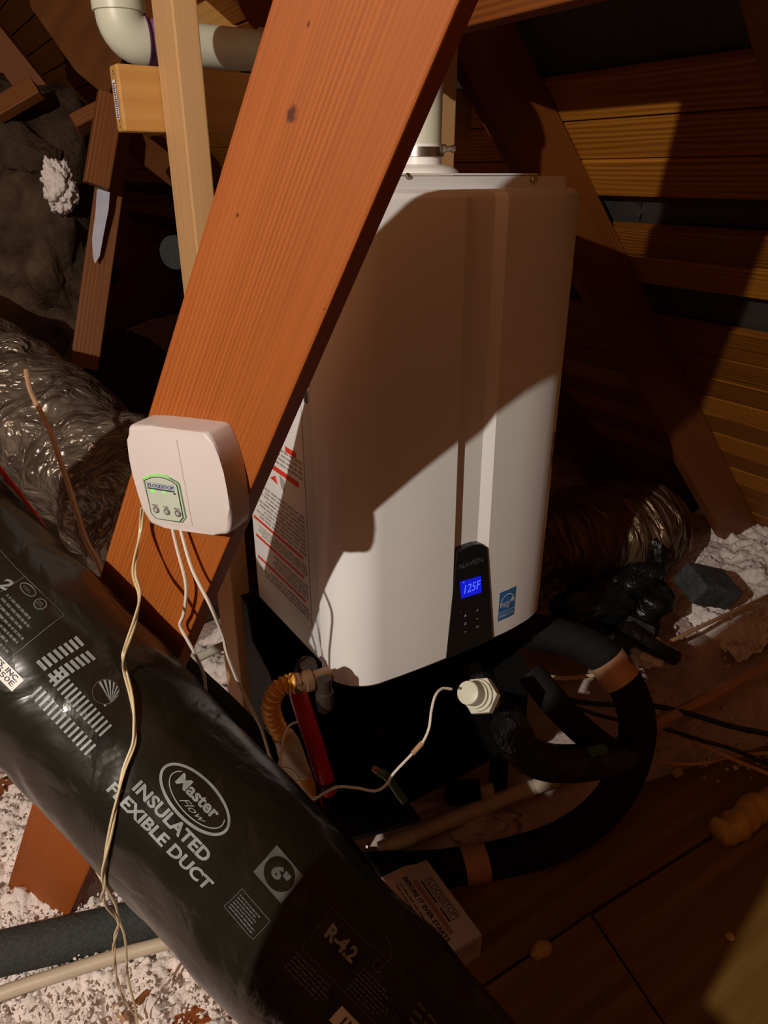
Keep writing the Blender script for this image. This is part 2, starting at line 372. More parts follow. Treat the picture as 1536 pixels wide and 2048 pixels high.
class Flat:
    """collects flat prints in (x, y) millimetre-free plane coordinates and maps them on a surface"""
    def __init__(s): s.v = []; s.f = []
    def add(s, vs, fs):
        b = len(s.v); s.v += [tuple(v[:2]) for v in vs]; s.f += [[i + b for i in q] for q in fs]
    def poly(s, pts): s.add(pts, [list(range(len(pts)))])
    def rect(s, x0, y0, x1, y1): s.poly([(x0, y0), (x1, y0), (x1, y1), (x0, y1)])
    def frame(s, x0, y0, x1, y1, t):
        s.rect(x0, y0, x1, y0 + t); s.rect(x0, y1 - t, x1, y1); s.rect(x0, y0 + t, x0 + t, y1 - t); s.rect(x1 - t, y0 + t, x1, y1 - t)
    def ring(s, cx, cy, rx, ry, t, n=40, a0=0, a1=2 * math.pi, rot=0):
        pts = []
        for k in range(n + 1):
            g = a0 + (a1 - a0) * k / n
            for q in (0, 1):
                x, y = (rx - q * t) * math.cos(g), (ry - q * t) * math.sin(g)
                pts.append((cx + x * math.cos(rot) - y * math.sin(rot), cy + x * math.sin(rot) + y * math.cos(rot)))
        s.add(pts, [[2 * k, 2 * k + 1, 2 * k + 3, 2 * k + 2] for k in range(n)])
    def disc(s, cx, cy, rx, ry, n=28): s.poly([(cx + rx * math.cos(2 * math.pi * k / n), cy + ry * math.sin(2 * math.pi * k / n)) for k in range(n)])
    def text(s, t, x, y, wd, ht, bold=0.0, shear=0.0, skew=0.0):
        vs, fs = textgeo(t, bold, shear)
        s.add([(x + v.x * wd + v.y * skew, y + v.y * ht) for v in vs], fs)
    def lines(s, x0, y0, x1, y1, n, fill=0.45, rag=0.3, words=True):
        """rows of small print too fine to read"""
        h = (y1 - y0) / n
        for k in range(n):
            y = y1 - (k + 1) * h; xe = x1 - (x1 - x0) * RND.random() * rag; x = x0
            while x < xe:
                wl = (x1 - x0) * RND.uniform(.05, .14); s.rect(x, y, min(x + wl, xe), y + h * fill); x += wl + (x1 - x0) * .022
    def build(s, name, fn, mat, parent, cutx=0):
        vs, fs = s.v, s.f
        if cutx:
            bm = bmesh.new(); bv = [bm.verts.new((x, y, 0)) for x, y in vs]
            for q in fs:
                try: bm.faces.new([bv[i] for i in q])
                except ValueError: pass
            for axis in (0, 1):
                vals = [p[axis] for p in vs]; lo_, hi_ = min(vals), max(vals); k = math.floor(lo_ / cutx) * cutx
                while k < hi_:
                    no = (1, 0, 0) if axis == 0 else (0, 1, 0); co = (k, 0, 0) if axis == 0 else (0, k, 0)
                    bmesh.ops.bisect_plane(bm, geom=list(bm.verts) + list(bm.edges) + list(bm.faces), plane_co=co, plane_no=no, dist=1e-7)
                    k += cutx
            bm.verts.index_update(); vs = [(v.co.x, v.co.y) for v in bm.verts]; fs = [[v.index for v in f.verts] for f in bm.faces]; bm.free()
        W = [fn(x, y) for x, y in vs]
        me_o = mk_noflip(name, W, fs, mat, parent)
        return me_o
def mk_noflip(name, verts, faces, mat, parent):
    vs = [Vector(v) for v in verts]
    lo = [min(v[i] for v in vs) for i in range(3)]; hi = [max(v[i] for v in vs) for i in range(3)]
    o0 = Vector([(a + b) / 2 for a, b in zip(lo, hi)])
    me = bpy.data.meshes.new(name); me.from_pydata([v - o0 for v in vs], [], faces); me.update(); me.materials.append(mat)
    o = bpy.data.objects.new(name, me); link(o, parent); o.location = o0 - (worldloc(parent) if parent else Vector((0, 0, 0)))
    return o

# ================================================================== SETTING
EAVE_X, EAVE_Z, SLOPE = 2.437, 0.10, 1.08
RIDGE = -0.6
def roofz(x): return EAVE_Z + SLOPE * (EAVE_X - x)
def rp(x, y, off=0.0):
    """point on the underside of the right-hand roof deck, off = distance below it"""
    n = Vector((-SLOPE, 0, -1)).normalized()
    return Vector((x, y, roofz(x))) + n * off
SD = Vector((1, 0, -SLOPE)).normalized()      # down the slope
CO = math.sqrt(1 + SLOPE ** 2)

# outer roof shell (felt), gables, far slope, subfloor: enclose the attic
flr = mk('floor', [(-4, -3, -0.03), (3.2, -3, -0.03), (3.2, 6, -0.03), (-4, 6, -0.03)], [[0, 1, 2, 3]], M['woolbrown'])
tag(flr, kind='structure')
ceil = mk('ceiling', [rp(RIDGE, -3, -0.03), rp(3.0, -3, -0.03), rp(3.0, 6, -0.03), rp(RIDGE, 6, -0.03)], [[0, 1, 2, 3]], M['felt'])
tag(ceil, kind='structure')
rz = roofz(RIDGE)
tag(mk('wall_left', [(RIDGE, -3, rz), (-4.2, -3, rz - 3.6 * SLOPE), (-4.2, 6, rz - 3.6 * SLOPE), (RIDGE, 6, rz)], [[0, 1, 2, 3]], M['plyroof']), kind='structure')
for nm, yy in (('wall_back', 6.0), ('wall_front', -3.0)):
    tag(mk(nm, [(-4.2, yy, -0.1), (3.2, yy, -0.1), (3.2, yy, rz + .1), (-4.2, yy, rz + .1)], [[0, 1, 2, 3]], M['plyroof']), kind='structure')

# roof planks of the right slope, each a part of the ceiling; the dark felt shows in the wide gaps
x = 1.238 - 0.064 * 13
edges = [0.30, 0.365, 0.431, 0.497, 0.563, 0.63, 0.697, 0.763, 0.83, 0.897, 0.975, 1.060, 1.172, 1.2375, 1.301, 1.3665, 1.427, 1.487, 1.553, 1.64, 1.72, 1.785, 1.85, 1.915, 1.98, 2.045, 2.11, 2.175, 2.24, 2.305, 2.37, 2.436]
gaps = {11, 15, 18}
for i in range(len(edges) - 1):
    if i in gaps: continue
    a, b = edges[i], edges[i + 1]; wd = (b - a) * CO - RND.uniform(.004, .008); t = 0.019
    mid = (a + b) / 2; off = RND.uniform(-.002, .002)
    c0 = rp(mid, -1.6, -t / 2 + 0.0 + off); c1 = rp(mid, 5.9, -t / 2 + off)
    board('plank', c0, c1, wd, t, SD, M['plank'] if i in (13, 14, 12, 22, 24, 26, 17) else M['plank2'], ceil, bev=0.0015)
# nails through the gaps
NAILS = [(1285, 398), (1283, 425), (1408, 432), (1500, 438), (1268, 52), (1367, 538), (1505, 541)]
for u, v in NAILS:
    n_ = Vector((SLOPE, 0, 1)).normalized(); p = PP(u, v, rp(1, 0, -.028), n_)
    lathe('nail', p, -n_ + Vector((0, .1, .1)), [(0, .002), (0.014, .0018), (0.02, .0003)], M['steel'], ceil, k=6)

# rafters
def rafter(y0, label, depth=0.14, x0=-0.5, x1=2.46, grp='rafters of the right roof slope'):
    n = Vector((-SLOPE, 0, -1)).normalized()
    a = rp(x0, y0 + .019, depth / 2 + .001); b = rp(x1, y0 + .019, depth / 2 + .001)
    # keep the foot at the insulation
    o = board('rafter', a, b, depth, 0.038, n, M['rafter'])
    return tag(o, label, 'rafter', grp)
RAFT = [(0.63, 'dark rafter crossing the top right corner of the view'), (1.224, 'reddish rafter with a lit patch beside the water heater'),
        (1.83, 'dim rafter just behind the reddish lit rafter'), (2.44, 'farthest rafter showing dimly above the water heater')]
for y, l in RAFT: rafter(y, l)

# ================================================================== DIAGONAL BRACE (large red-brown timber in front)
BP = Vector((0.1433361, 0.86797212, 0.70)); BA = Vector((0.24091311, -0.39273319, 0.88753677)).normalized()
BW = Vector((0.4976027, -0.73515209, -0.46037263)).normalized(); BN = Vector((0.83327812, 0.55255049, 0.01831732)).normalized()
def brace_pt(z): return BP + BA * ((z - BP.z) / BA.z)
b0, b1 = brace_pt(-0.02), brace_pt(1.93)
bc = (b0 + b1) / 2 + BN * .019
kn = []
for u, v, r in ((583, 228, .0062), (617, 48, .0022), (475, 431, .0021), (690, 742, .0012), (648, 618, .0012)):
    q = PP(u, v, BP, BN) - bc; kn.append((q.dot(BA), q.dot(BW), r))
M['beam'] = wood('red_fir', (0.40, 0.108, 0.013), (0.25, 0.056, 0.0065), period=0.0046, dist=8.0, contrast=0.40, rough=0.65, knots=kn, bump=0.14, blot=0.5, mask=True)
brace = board('roof_brace', b0 + BN * .019, b1 + BN * .019, 0.14, 0.038, BW, M['beam'], bev=0.0022)
tag(brace, 'large red-brown diagonal timber brace with the white controller box mounted on it', 'timber')

# ================================================================== SUPPORT FRAME (pale studs, crosspiece)
S1 = PY(373, 300, 1.19)
s1 = board('stud', (S1.x + .019, 1.19 + .0445, 0.02), (S1.x + .019, 1.19 + .0445, 2.25), 0.089, 0.038, (0, 1, 0), M['pine'])
tag(s1, 'pale pine upright stud in front of the white vent pipe, left of the brace', 'stud', 'pale studs behind the heater')
S2 = PY(878, 250, 1.19)
s2 = board('stud', (S2.x + .019, 1.19 + .0445, 0.02), (S2.x + .019, 1.19 + .0445, 2.25), 0.089, 0.038, (0, 1, 0), M['pine'])
tag(s2, 'pale pine upright stud rising behind the top of the water heater', 'stud', 'pale studs behind the heater')
CT = PY(235, 126, 1.281).z; CB = PY(240, 263, 1.281).z
cx0 = PY(240, 200, 1.281).x; cx1 = PY(945, 220, 1.281).x
cz = (CT + CB) / 2
cr = thing('crosspiece', (cx0, 1.30, CB), 'short yellow pine crosspiece with a stapled white end label under the vent pipe', 'timber')
board('timber', (cx0, 1.281 + .019, cz), (cx1, 1.281 + .019, cz), CT - CB, 0.038, (0, 0, 1), M['pine2'], cr, bev=0.004)
fl = Flat(); h = CT - CB
fl.rect(-.009, -h * .26, .009, h * .32)
fl.build('end_label', lambda a, b: Vector((cx0 - .0008, 1.30 - a * .9, cz + b - .004)), M['sticker'], cr)
fl = Flat()
for k in range(16):
    y = -h * .24 + h * .53 * k / 16; fl.rect(-.005 + RND.uniform(-.002, .002), y, .005 + RND.uniform(-.003, .003), y + h * .018)
tag(fl.build('label_print', lambda a, b: Vector((cx0 - .0013, 1.30 - a * .9, cz + b - .004)), M['inkblue'], cr), kind='stuff')
for zz in (h * .40, h * .36, -h * .33, -h * .42):
    lathe('staple', (cx0 + .001, 1.297, cz + zz), (-1, 0, 0), [(0, .0012), (.002, .001)], M['ink'], cr, k=6)

# ================================================================== WATER HEATER
HX0, HX1, HF, HB = 0.444, 0.884, 0.787, 1.126
HT, HBOT = 1.30, 0.563
heater = thing('water_heater', (0.664, .96, HBOT), 'white wall hung tankless water heater with black control panel and lit blue display', 'water heater')
# body behind the cover
BY = 0.868
boxw('body', (HX0 + .004, BY - .012, HBOT + .012), (HX1 - .006, HB, HT - .004), M['whitedull'], heater, bev=0.003)
# front cover: plan outline, from the left rear seam round to the right
def cover_outline():
    pts = [(HX0, BY)]
    R_ = .07; cx, cy = HX0 + R_, HF + R_ + .004
    pts.append((HX0, cy + .004))
    for k in range(0, 13):
        g = math.pi + (math.pi / 2) * k / 12; pts.append((cx + R_ * math.cos(g), cy + (R_) * math.sin(g)))
    return pts
OL = cover_outline()
FRONT = [(0.545, .789), (0.58, .7875), (0.61, .787)]
RIGHT = [(0.77, .7905), (0.80, .794), (0.83, .799), (0.853, .806), (0.868, .814), (0.878, .825), (HX1, .845), (HX1, BY)]
zs = [HBOT, HBOT + .004, .60, .68, .76, .774, .85, .95, 1.05, 1.15, 1.22, 1.268, 1.274, 1.279, 1.2825]
def lerp(a, b, t): return a + (b - a) * t
def xl(z): return lerp(0.644, 0.6365, max(0, min(1, (z - .56) / .7)))      # left step
def xr0(z): return lerp(0.699, 0.694, max(0, min(1, (z - .56) / .7)))      # right ramp foot
def xr1(z): return lerp(0.7165, 0.709, max(0, min(1, (z - .56) / .7)))
RD = 0.011
vs, fs = [], []
rows = []
for zi, z in enumerate(zs):
    inset = 0.0
    if z > 1.268: q = (z - 1.268) / .0145; inset = .014 * (1 - math.sqrt(max(0, 1 - q * q)))
    if zi == 0: inset = .003
    row = [(x_, y_) for x_, y_ in OL] + FRONT
    row += [(xl(z), .787), (xl(z) + .0035, .787 + RD), ((xl(z) + xr0(z)) / 2, .787 + RD), (xr0(z), .787 + RD), (xr1(z), .7885), (xr1(z) + .004, .7888)] + RIGHT
    out = []
    for x_, y_ in row:
        # inset towards the middle of the box
        dx = 1 if x_ < .5 else (-1 if x_ > .86 else 0); 
        out.append((x_ + dx * inset * .5 * (1 if y_ < .86 else 1), y_ + inset * (1 if y_ < .86 else 0), z))
    rows.append(out)
nc = len(rows[0])
for r_ in rows: vs += r_
for i in range(len(rows) - 1):
    for j in range(nc - 1): fs.append([i * nc + j, i * nc + j + 1, (i + 1) * nc + j + 1, (i + 1) * nc + j])
# close top and bottom with the rear line
for i in (0, len(rows) - 1):
    base = len(vs); z = rows[i][0][2]
    for j in range(nc): vs.append((rows[i][j][0], BY, z))
    for j in range(nc - 1): fs.append([i * nc + j, i * nc + j + 1, base + j + 1, base + j])
cover = mk('front_cover', vs, fs, M['white'], heater, smooth=True, sharp=14)
# upper flange of the body standing above the cover
prism('top_flange', [(HX0 + .006, BY - .022, 1.25), (HX1 - .012, BY - .022, 1.25), (HX1 - .012, BY - .022, 1.298), (HX0 + .006, BY - .022, 1.298)], (0, .03, 0), M['whitedull'], heater, bev=0.0025)
prism('top_plate', [(HX0 + .004, BY - .02, 1.299), (HX1 - .07, BY - .02, 1.299), (HX1 - .07, HB, 1.299), (HX0 + .004, HB, 1.299)], (0, 0, .0025), M['whitedull'], heater)
for u, v, r in ((1067, 358, .0052), (815, 352, .003)):
    p = PY(u, v, BY - .0225)
    sc = lathe('screw', p, (0, -1, 0), [(0, r * 1.25), (.0012, r * 1.25), (.0014, r * .9), (.003, r * .75), (.0034, r * .3)], M['steel'], heater, k=16)
# side seam strip and lower clip
boxw('side_seam', (HX0 + .0022, BY - .004, HBOT + .012), (HX0 + .0045, BY + .002, 1.296), M['groove'], heater, bev=0)
boxw('corner_clip', (HX0 + .001, .846, HBOT - .006), (HX0 + .016, .866, HBOT + .008), M['whitedull'], heater, bev=0.002)

# control panel
def onf(u, v, y=.7862): return PY(u, v, y)
top = [onf(u, v) for u, v in ((914, 1106), (922, 1100), (935, 1094), (950, 1089), (962, 1088), (975, 1095))]
bot = [onf(u, v) for u, v in ((986, 1279), (892, 1322))]
poly = [top[0]] + top[1:] + [onf(980, 1190)] + bot
pan = prism('control_panel', [Vector((p.x, .7858, max(p.z, HBOT + .001))) for p in poly], (0, .012, 0), M['panel'], heater, bev=0.0012)
fl = Flat()
def panel_fn(y): return lambda a, b: Vector((a, y, b))
pf = panel_fn(.7853)
q0, q1 = onf(917, 1152), onf(963, 1196)
tl, tr, bl_, br_ = [onf(u, v) for u, v in ((919, 1163), (961, 1151), (922, 1197), (963, 1184))]
fl.poly([(p.x, p.z) for p in (bl_, br_, tr, tl)])
lcd = fl.build('display', pf, M['lcd'], pan)
fl = Flat(); hx = (br_.x - bl_.x)
fl.text('125F', bl_.x + hx * .12, lerp(bl_.z, tl.z, .22), hx * .78, (tl.z - bl_.z) * .48, shear=0.1)
fl.rect(bl_.x + hx * .03, tl.z - .0045, bl_.x + hx * .10, tl.z - .0025)
fl.build('digits', panel_fn(.7850), M['lcdtxt'], lcd)
fl = Flat(); n0, n1 = onf(918, 1138), onf(965, 1117)
fl.text('NAVIEN', n0.x, n0.z - .001, n1.x - n0.x, .0095, bold=.012)
fl.build('brand_lettering', pf, M['panelgrey'], pan)
fl = Flat()
for (u, v), sh in (((930, 1230), 'tri'), ((954, 1220), 'plus'), ((954, 1237), 'minus'), ((930, 1247), 'ring'), ((954, 1253), 'ring'), ((930, 1263), 'minus'), ((921, 1223), 'dot')):
    p = onf(u, v); r = .0026
    if sh == 'tri': fl.poly([(p.x - r, p.z - r), (p.x + r, p.z - r), (p.x, p.z + r)])
    elif sh == 'plus': fl.rect(p.x - r, p.z - .0005, p.x + r, p.z + .0005); fl.rect(p.x - .0005, p.z - r, p.x + .0005, p.z + r)
    elif sh == 'minus': fl.rect(p.x - r, p.z - .0005, p.x + r, p.z + .0005)
    elif sh == 'dot': fl.disc(p.x, p.z, .0007, .0007, 8)
    else: fl.ring(p.x, p.z, r, r, .0008, 16)
tag(fl.build('button_marks', pf, M['panelwhite'], pan), kind='stuff')
# stickers on the right half of the cover
YS = .7915
a, b = PY(998, 1184, YS), PY(1031, 1240, YS)
x0, x1 = a.x, PY(1032, 1179, YS).x; z1, z0 = PY(1000, 1184, YS).z, PY(999, 1240, YS).z
def onright(off):
    def fn(a_, b_):
        pr = [(xr1(.6) + .004, .7888)] + RIGHT
        y = pr[-1][1]
        for (xa, ya), (xb, yb) in zip(pr, pr[1:]):
            if xa <= a_ <= xb: y = lerp(ya, yb, (a_ - xa) / max(1e-6, xb - xa)); break
        return Vector((a_, y - off, b_))
    return fn
fl = Flat(); fl.rect(x0, z0, x1, z1)
es = fl.build('energy_sticker', onright(.0006), M['blue'], heater, cutx=.01); es['label'] = 'square blue energy rating sticker'
fl = Flat(); ww, hh = x1 - x0, z1 - z0
fl.ring(x0 + ww * .5, z0 + hh * .45, ww * .46, hh * .42, .0016, 24, a0=.25, a1=2.9)
fl.text('energy', x0 + ww * .08, z0 + hh * .38, ww * .62, hh * .22, shear=0.35)
st = [(x0 + ww * .80 + (.0062 if k % 2 == 0 else .0028) * math.sin(k * math.pi / 5), z0 + hh * .60 + (.0062 if k % 2 == 0 else .0028) * math.cos(k * math.pi / 5)) for k in range(10)]
fl.poly(st)
fl.rect(x0, z0 + hh * .27, x1, z0 + hh * .285)
fl.text('ENERGY STAR', x0 + ww * .07, z0 + hh * .10, ww * .86, hh * .10)
fl.build('sticker_print', onright(.0011), M['sticker'], es, cutx=.01)
fl = Flat()
bx0, bx1 = PY(1091, 900, .83).x, PY(1103, 900, .83).x
cz1, cz0 = PY(1105, 868, .81).z, PY(1092, 938, .81).z
xx = .8605
k = 0
for zz in np.linspace(cz0, cz1, 34):
    fl.rect(xx + .001, zz, xx + .0085, zz + RND.choice([.0006, .0012, .0018]))
for q in range(2): fl.rect(xx - .005, cz0 + .01 + q * .03, xx - .0035, cz0 + .032 + q * .03)
tag(fl.build('barcode', onright(.0006), M['ink'], heater, cutx=.005), kind='stuff')
# warning label on the left side panel (plane x = HX0+.004)
XS = HX0 + .0036
def sx(u, v): p = PX(u, v, XS); return (p.y, p.z)
def side_fn(off): return lambda a_, b_: Vector((XS - off, a_, b_))
yb_, yf_ = 1.118, 0.905
fl = Flat(); fl.rect(yf_, sx(520, 1150)[1] - .02, yb_, 1.285); 
wl = fl.build('warning_label', side_fn(.0004), M['sticker'], heater); wl['label'] = 'white warning label with red stripes'
# printed stripes: edge (left, right) ends in the photograph
fl = Flat()
for (u0, v0, u1, v1, th) in ((500, 1028, 607, 1113, .0055), (513, 1070, 609, 1154, .0055), (517, 1112, 612, 1202, .0055), (545, 933, 598, 970, .009), (571, 897, 593, 912, .009)):
    y0, z0 = sx(u0, v0); y1, z1 = sx(u1, v1); y1 = max(y1, yf_ + .004); y0 = min(y0, yb_ - .004)
    z = (z0 + z1) / 2; f1 = Flat(); f1.rect(y1, z - th / 2, y0, z + th / 2); f1.build('red_stripe', side_fn(.0008), M['inkred'], wl)
fl = Flat(); fl.poly([sx(541, 955), sx(556, 969), sx(551, 951)]); fl.build('red_triangle', side_fn(.0008), M['inkred'], wl)
for zz in (1.20, 1.12): f1 = Flat(); f1.rect(yf_ + .01, zz, yb_ - .01, zz + .012); f1.build('red_stripe', side_fn(.0008), M['inkred'], wl)
pass
fl = Flat()
zA = sx(560, 985)[1]; zB = sx(545, 1035)[1]
def blk(zt, zb, n, y0=yf_ + .006, y1=yb_ - .008): fl.lines(y0, zb, y1, zt, n, fill=.5)
zz1 = sum(sx(*q)[1] for q in ((500, 1028), (607, 1113))) / 2; zz2 = sum(sx(*q)[1] for q in ((513, 1070), (609, 1154))) / 2; zz3 = sum(sx(*q)[1] for q in ((517, 1112), (612, 1202))) / 2
zz0 = sum(sx(*q)[1] for q in ((545, 933), (598, 970))) / 2
blk(zz0 - .045, zz1 + .008, 9); blk(zz1 - .007, zz2 + .008, 4); blk(zz2 - .007, zz3 + .008, 4, y1=yb_ - .05); blk(zz3 - .007, zz3 - .03, 3)
blk(zz0 + .045, zz0 + .012, 4, y1=yb_ - .03); blk(1.19, 1.14, 6); blk(1.11, 1.0, 12)
tag(fl.build('small_print', side_fn(.0009), M['inkgrey'], wl), kind='stuff')
fl = Flat(); q = sx(572, 975); fl.poly([sx(560, 950), sx(569, 961), sx(571, 985), sx(563, 975)])
fl.build('pictogram', side_fn(.0010), M['inkgrey'], wl)
fl = Flat()
for k in range(12):
    y_, z_ = sx(612, 806); fl.rect(y_ - .006 + k * .001 * RND.choice((1, 1, 1)), z_, y_ - .006 + k * .001 + .0006, z_ + .02)
for k in range(3): y_, z_ = sx(619, 776); fl.rect(y_ - .004, z_ + .012 * k, y_ - .001, z_ + .008 + .012 * k)
tag(fl.build('side_barcode', side_fn(.0006), M['ink'], heater), kind='stuff')
# vent collar dome on top, clamp, pipe
vc = Vector((PY(838, 345, 1.0).x, 1.0, HT))
lathe('vent_collar', vc + Vector((0, 0, .001)), (0, 0, 1), [(0, .062), (.004, .060), (.009, .052), (.012, .040), (.013, .034), (.03, .0335), (.04, .0335)], M['white'], heater, k=32)

# ================================================================== VENT PIPE: up from the heater, back, along the crosspiece, up again
PR = 0.0330
vent = thing('vent_pipe', vc + Vector((0, 0, .02)), 'white plastic vent pipe clamped to the heater top, elbowing along the crosspiece', 'pipe')
ypipe = 1.425; zpipe = PY(470, 98, ypipe).z
def arc(c, a, b, r, n=8):
    a, b = Vector(a), Vector(b)   # from c+? quarter bend between directions
    return [c - a * r + (a * math.sin(g) + b * (1 - math.cos(g))) * r for g in [k * math.pi / 2 / n for k in range(n + 1)]]
tube('riser', [vc + Vector((0, 0, .015)), vc + Vector((0, 0, zpipe - HT - .05))], PR, M['pvc'], vent, k=24, smooth_path=False)
c1 = Vector((vc.x, vc.y, zpipe))
tube('elbow', arc(c1, (0, 0, 1), (0, 1, 0), .055), PR * 1.12, M['pvc'], vent, k=24, smooth_path=False)
c2 = Vector((vc.x, ypipe, zpipe))
tube('connector', [c1 + Vector((0, .05, 0)), c2 - Vector((0, .05, 0))], PR, M['pvc'], vent, k=24, smooth_path=False)
tube('elbow', arc(c2, (0, 1, 0), (-1, 0, 0), .055), PR * 1.12, M['pvc'], vent, k=24, smooth_path=False)
xe = PY(247, 90, ypipe).x
c3 = Vector((xe, ypipe, zpipe))
tube('horizontal_run', [c2 - Vector((.05, 0, 0)), c3 + Vector((.030, 0, 0))], PR, M['pvc'], vent, k=24, smooth_path=False)
hub = PR * 1.17
el = arc(c3, (-1, 0, 0), (0, 0, 1), .033)
tube('elbow', [c3 + Vector((.034, 0, 0))] + el + [c3 + Vector((0, 0, .085))], hub, M['pvc'], vent, k=28, smooth_path=False)
lathe('elbow_rim', c3 + Vector((0, 0, .036)), (0, 0, 1), [(0, hub), (.001, hub * 1.09), (.036, hub * 1.09), (.037, hub)], M['pvc'], vent, k=28)
lathe('primer_band', c3 + Vector((.034, 0, 0)), (1, 0, 0), [(0, PR + .0006), (.024, PR + .0006)], M['primer'], vent, k=28)
lathe('primer_ring', c3 + Vector((.0335, 0, 0)), (1, 0, 0), [(0, hub + .0006), (.0025, hub + .0006)], M['purple'], vent, k=28)
tube('upper_run', [c3 + Vector((0, 0, .07)), c3 + Vector((0, 0, .9))], PR, M['pvc'], vent, k=24, smooth_path=False)
# hose clamp
cz_ = PY(850, 303, 1.0 - .03).z
cl = lathe('hose_clamp', Vector((vc.x, vc.y, cz_ - .0065)), (0, 0, 1), [(0, PR + .0012), (0, PR + .004), (.013, PR + .004), (.013, PR + .0012)], M['steel'], vent, k=28)
sd = (Vector((0, 0, 0)) - vc); sdir = AR.copy(); sdir.z = 0; sdir.normalize()
lathe('clamp_screw', Vector((vc.x, vc.y, cz_)) + sdir * (PR - .006) - AF * .01 + Vector((0, 0, 0)), sdir, [(0, .006), (.012, .006), (.0125, .004), (.020, .004), (.021, .0055), (.026, .005), (.027, .002)], M['steel'], cl, k=10)

# ================================================================== CONTROLLER BOX on the brace
bx_d = 0.036
FO = BP - BN * bx_d                      # plane of the box front
def bf(u, v, off=0.0): return PP(u, v, BP - BN * (bx_d + off), BN)
outl = [(254, 858), (256, 853), (261, 850), (300, 852), (345, 857), (405, 865), (413, 867), (419, 873), (428, 890), (438, 915), (447, 945), (454, 980), (459, 1015), (461, 1045), (459, 1062), (455, 1069), (449, 1072), (425, 1070), (380, 1064), (330, 1056), (310, 1053), (301, 1049), (295, 1042), (285, 1017), (275, 985), (265, 950), (258, 915), (254, 880)]
FX = (bf(410, 866) - bf(262, 851)).normalized(); FY = (-BN).cross(FX).normalized(); FY = FY if FY.z > 0 else -FY
box = thing('leak_controller', bf(360, 1060) + BN * bx_d, 'white plastic leak alarm controller with green lights on the diagonal brace', 'controller')
housing = prism('housing', [bf(u, v) for u, v in outl], BN * (bx_d - .0005), M['plastic'], box, bev=0.005, seg=4, smooth=True)
bo = bf(333, 1000)
def bcoord(u, v): q = bf(u, v) - bo; return (q.dot(FX), q.dot(FY))
def box_fn(off): return lambda a_, b_: bo - BN * off + FX * a_ + FY * b_
def zc(x, y): return (240 + x / 5.908, 820 + y / 5.908)      # from the close-up view
pan2 = [zc(*q) for q in ((300, 825), (370, 795), (450, 785), (540, 800), (620, 835), (680, 880), (755, 1265), (715, 1315), (440, 1275), (380, 1210))]
rim = [zc(*q) for q in ((270, 815), (340, 770), (450, 752), (560, 775), (690, 850), (712, 880), (790, 1270), (740, 1335), (640, 1318), (436, 1285), (372, 1215))]
fl = Flat(); fl.poly([bcoord(*q) for q in rim]); rm = fl.build('panel_rim', box_fn(.0004), M['greenline'], box)
fl = Flat(); fl.poly([bcoord(*zc(*q)) for q in ((282, 818), (345, 780), (450, 764), (555, 788), (680, 860), (700, 885), (778, 1268), (735, 1325), (640, 1310), (436, 1279), (374, 1213))])
fl.build('panel_border', box_fn(.0008), M['plasticpanel'], rm)
fl = Flat()
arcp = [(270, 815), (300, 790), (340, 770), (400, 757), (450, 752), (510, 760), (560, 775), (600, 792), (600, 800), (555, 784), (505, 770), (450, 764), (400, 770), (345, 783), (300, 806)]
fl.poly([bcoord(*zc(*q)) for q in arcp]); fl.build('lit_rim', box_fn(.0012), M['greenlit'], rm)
fl = Flat(); fl.poly([bcoord(*q) for q in pan2]); face = fl.build('button_panel', box_fn(.0014), M['plasticpanel'], box)
fl = Flat()
pts = [bcoord(*q) for q in pan2]
for k in range(len(pts)):
    a_, b_ = Vector(pts[k]), Vector(pts[(k + 1) % len(pts)]); d_ = (b_ - a_).normalized(); n_ = Vector((-d_.y, d_.x)) * .0004
    fl.poly([a_ - n_, b_ - n_, b_ + n_, a_ + n_])
fl.build('panel_outline', box_fn(.0017), M['ink'], face)
L0, L1 = bcoord(*zc(345, 895)), bcoord(*zc(640, 940)); sk = (L1[1] - L0[1]) / (L1[0] - L0[0])
def slant(off): return lambda a_, b_: box_fn(off)(a_, b_ + (a_ - L0[0]) * sk)
fl = Flat(); fl.text('FLOODSTOP', L0[0], L0[1] - .0002, L1[0] - L0[0], .0042, bold=.02, skew=.0008)
fl.frame(L0[0] - .001, L0[1] - .0012, L1[0] + .0012, L0[1] + .0052, .0003)
fl.build('brand_lettering', slant(.0018), M['inkblue'], face)
fl = Flat(); fl.rect(L0[0] - .001, L0[1] - .0026, L1[0] + .001, L0[1] - .0012); fl.build('underline', slant(.0018), M['ink'], face)
for (x, y), mt, nm in (((390, 950), 'ledgreen', 'indicator_light'), ((520, 970), 'ledgreen', 'indicator_light'), ((648, 990), 'ink', 'indicator_light')):
    q = bf(*zc(x, y), .0012); lathe(nm, q, -BN, [(0, .0021 if x == 390 else .0014), (.001, .0016 if x == 390 else .001)], M[mt], face, k=10)
for (x, y), wd, tx in (((432, 1175), 0, 'OPEN'), ((558, 1198), 0, 'CLOSE'), ((688, 1220), 0, 'MUTE')):
    q = bf(*zc(x, y), .0012); bt = lathe('button', q, -BN, [(0, .0040), (.001, .0040), (.0014, .0034)], M['button'], face, k=18)
    lathe('button_centre', q - BN * .0014, -BN, [(0, .0021), (.0004, .0019)], M['buttonmid'], bt, k=12)
    f2 = Flat(); a_, b_ = bcoord(*zc(x - 38, y - 52)); f2.text(tx, a_, b_, .0072, .0022); f2.build('button_lettering', box_fn(.0018), M['ink'], face)
fl = Flat(); a_, b_ = Vector(bcoord(*zc(668, 350))), Vector(bcoord(*zc(858, 1370))); fl.poly([(a_.x - .0002, a_.y), (a_.x + .0002, a_.y), (b_.x + .0002, b_.y), (b_.x - .0002, b_.y)])
fl.build('case_seam', box_fn(.0004), M['buttonmid'], box)

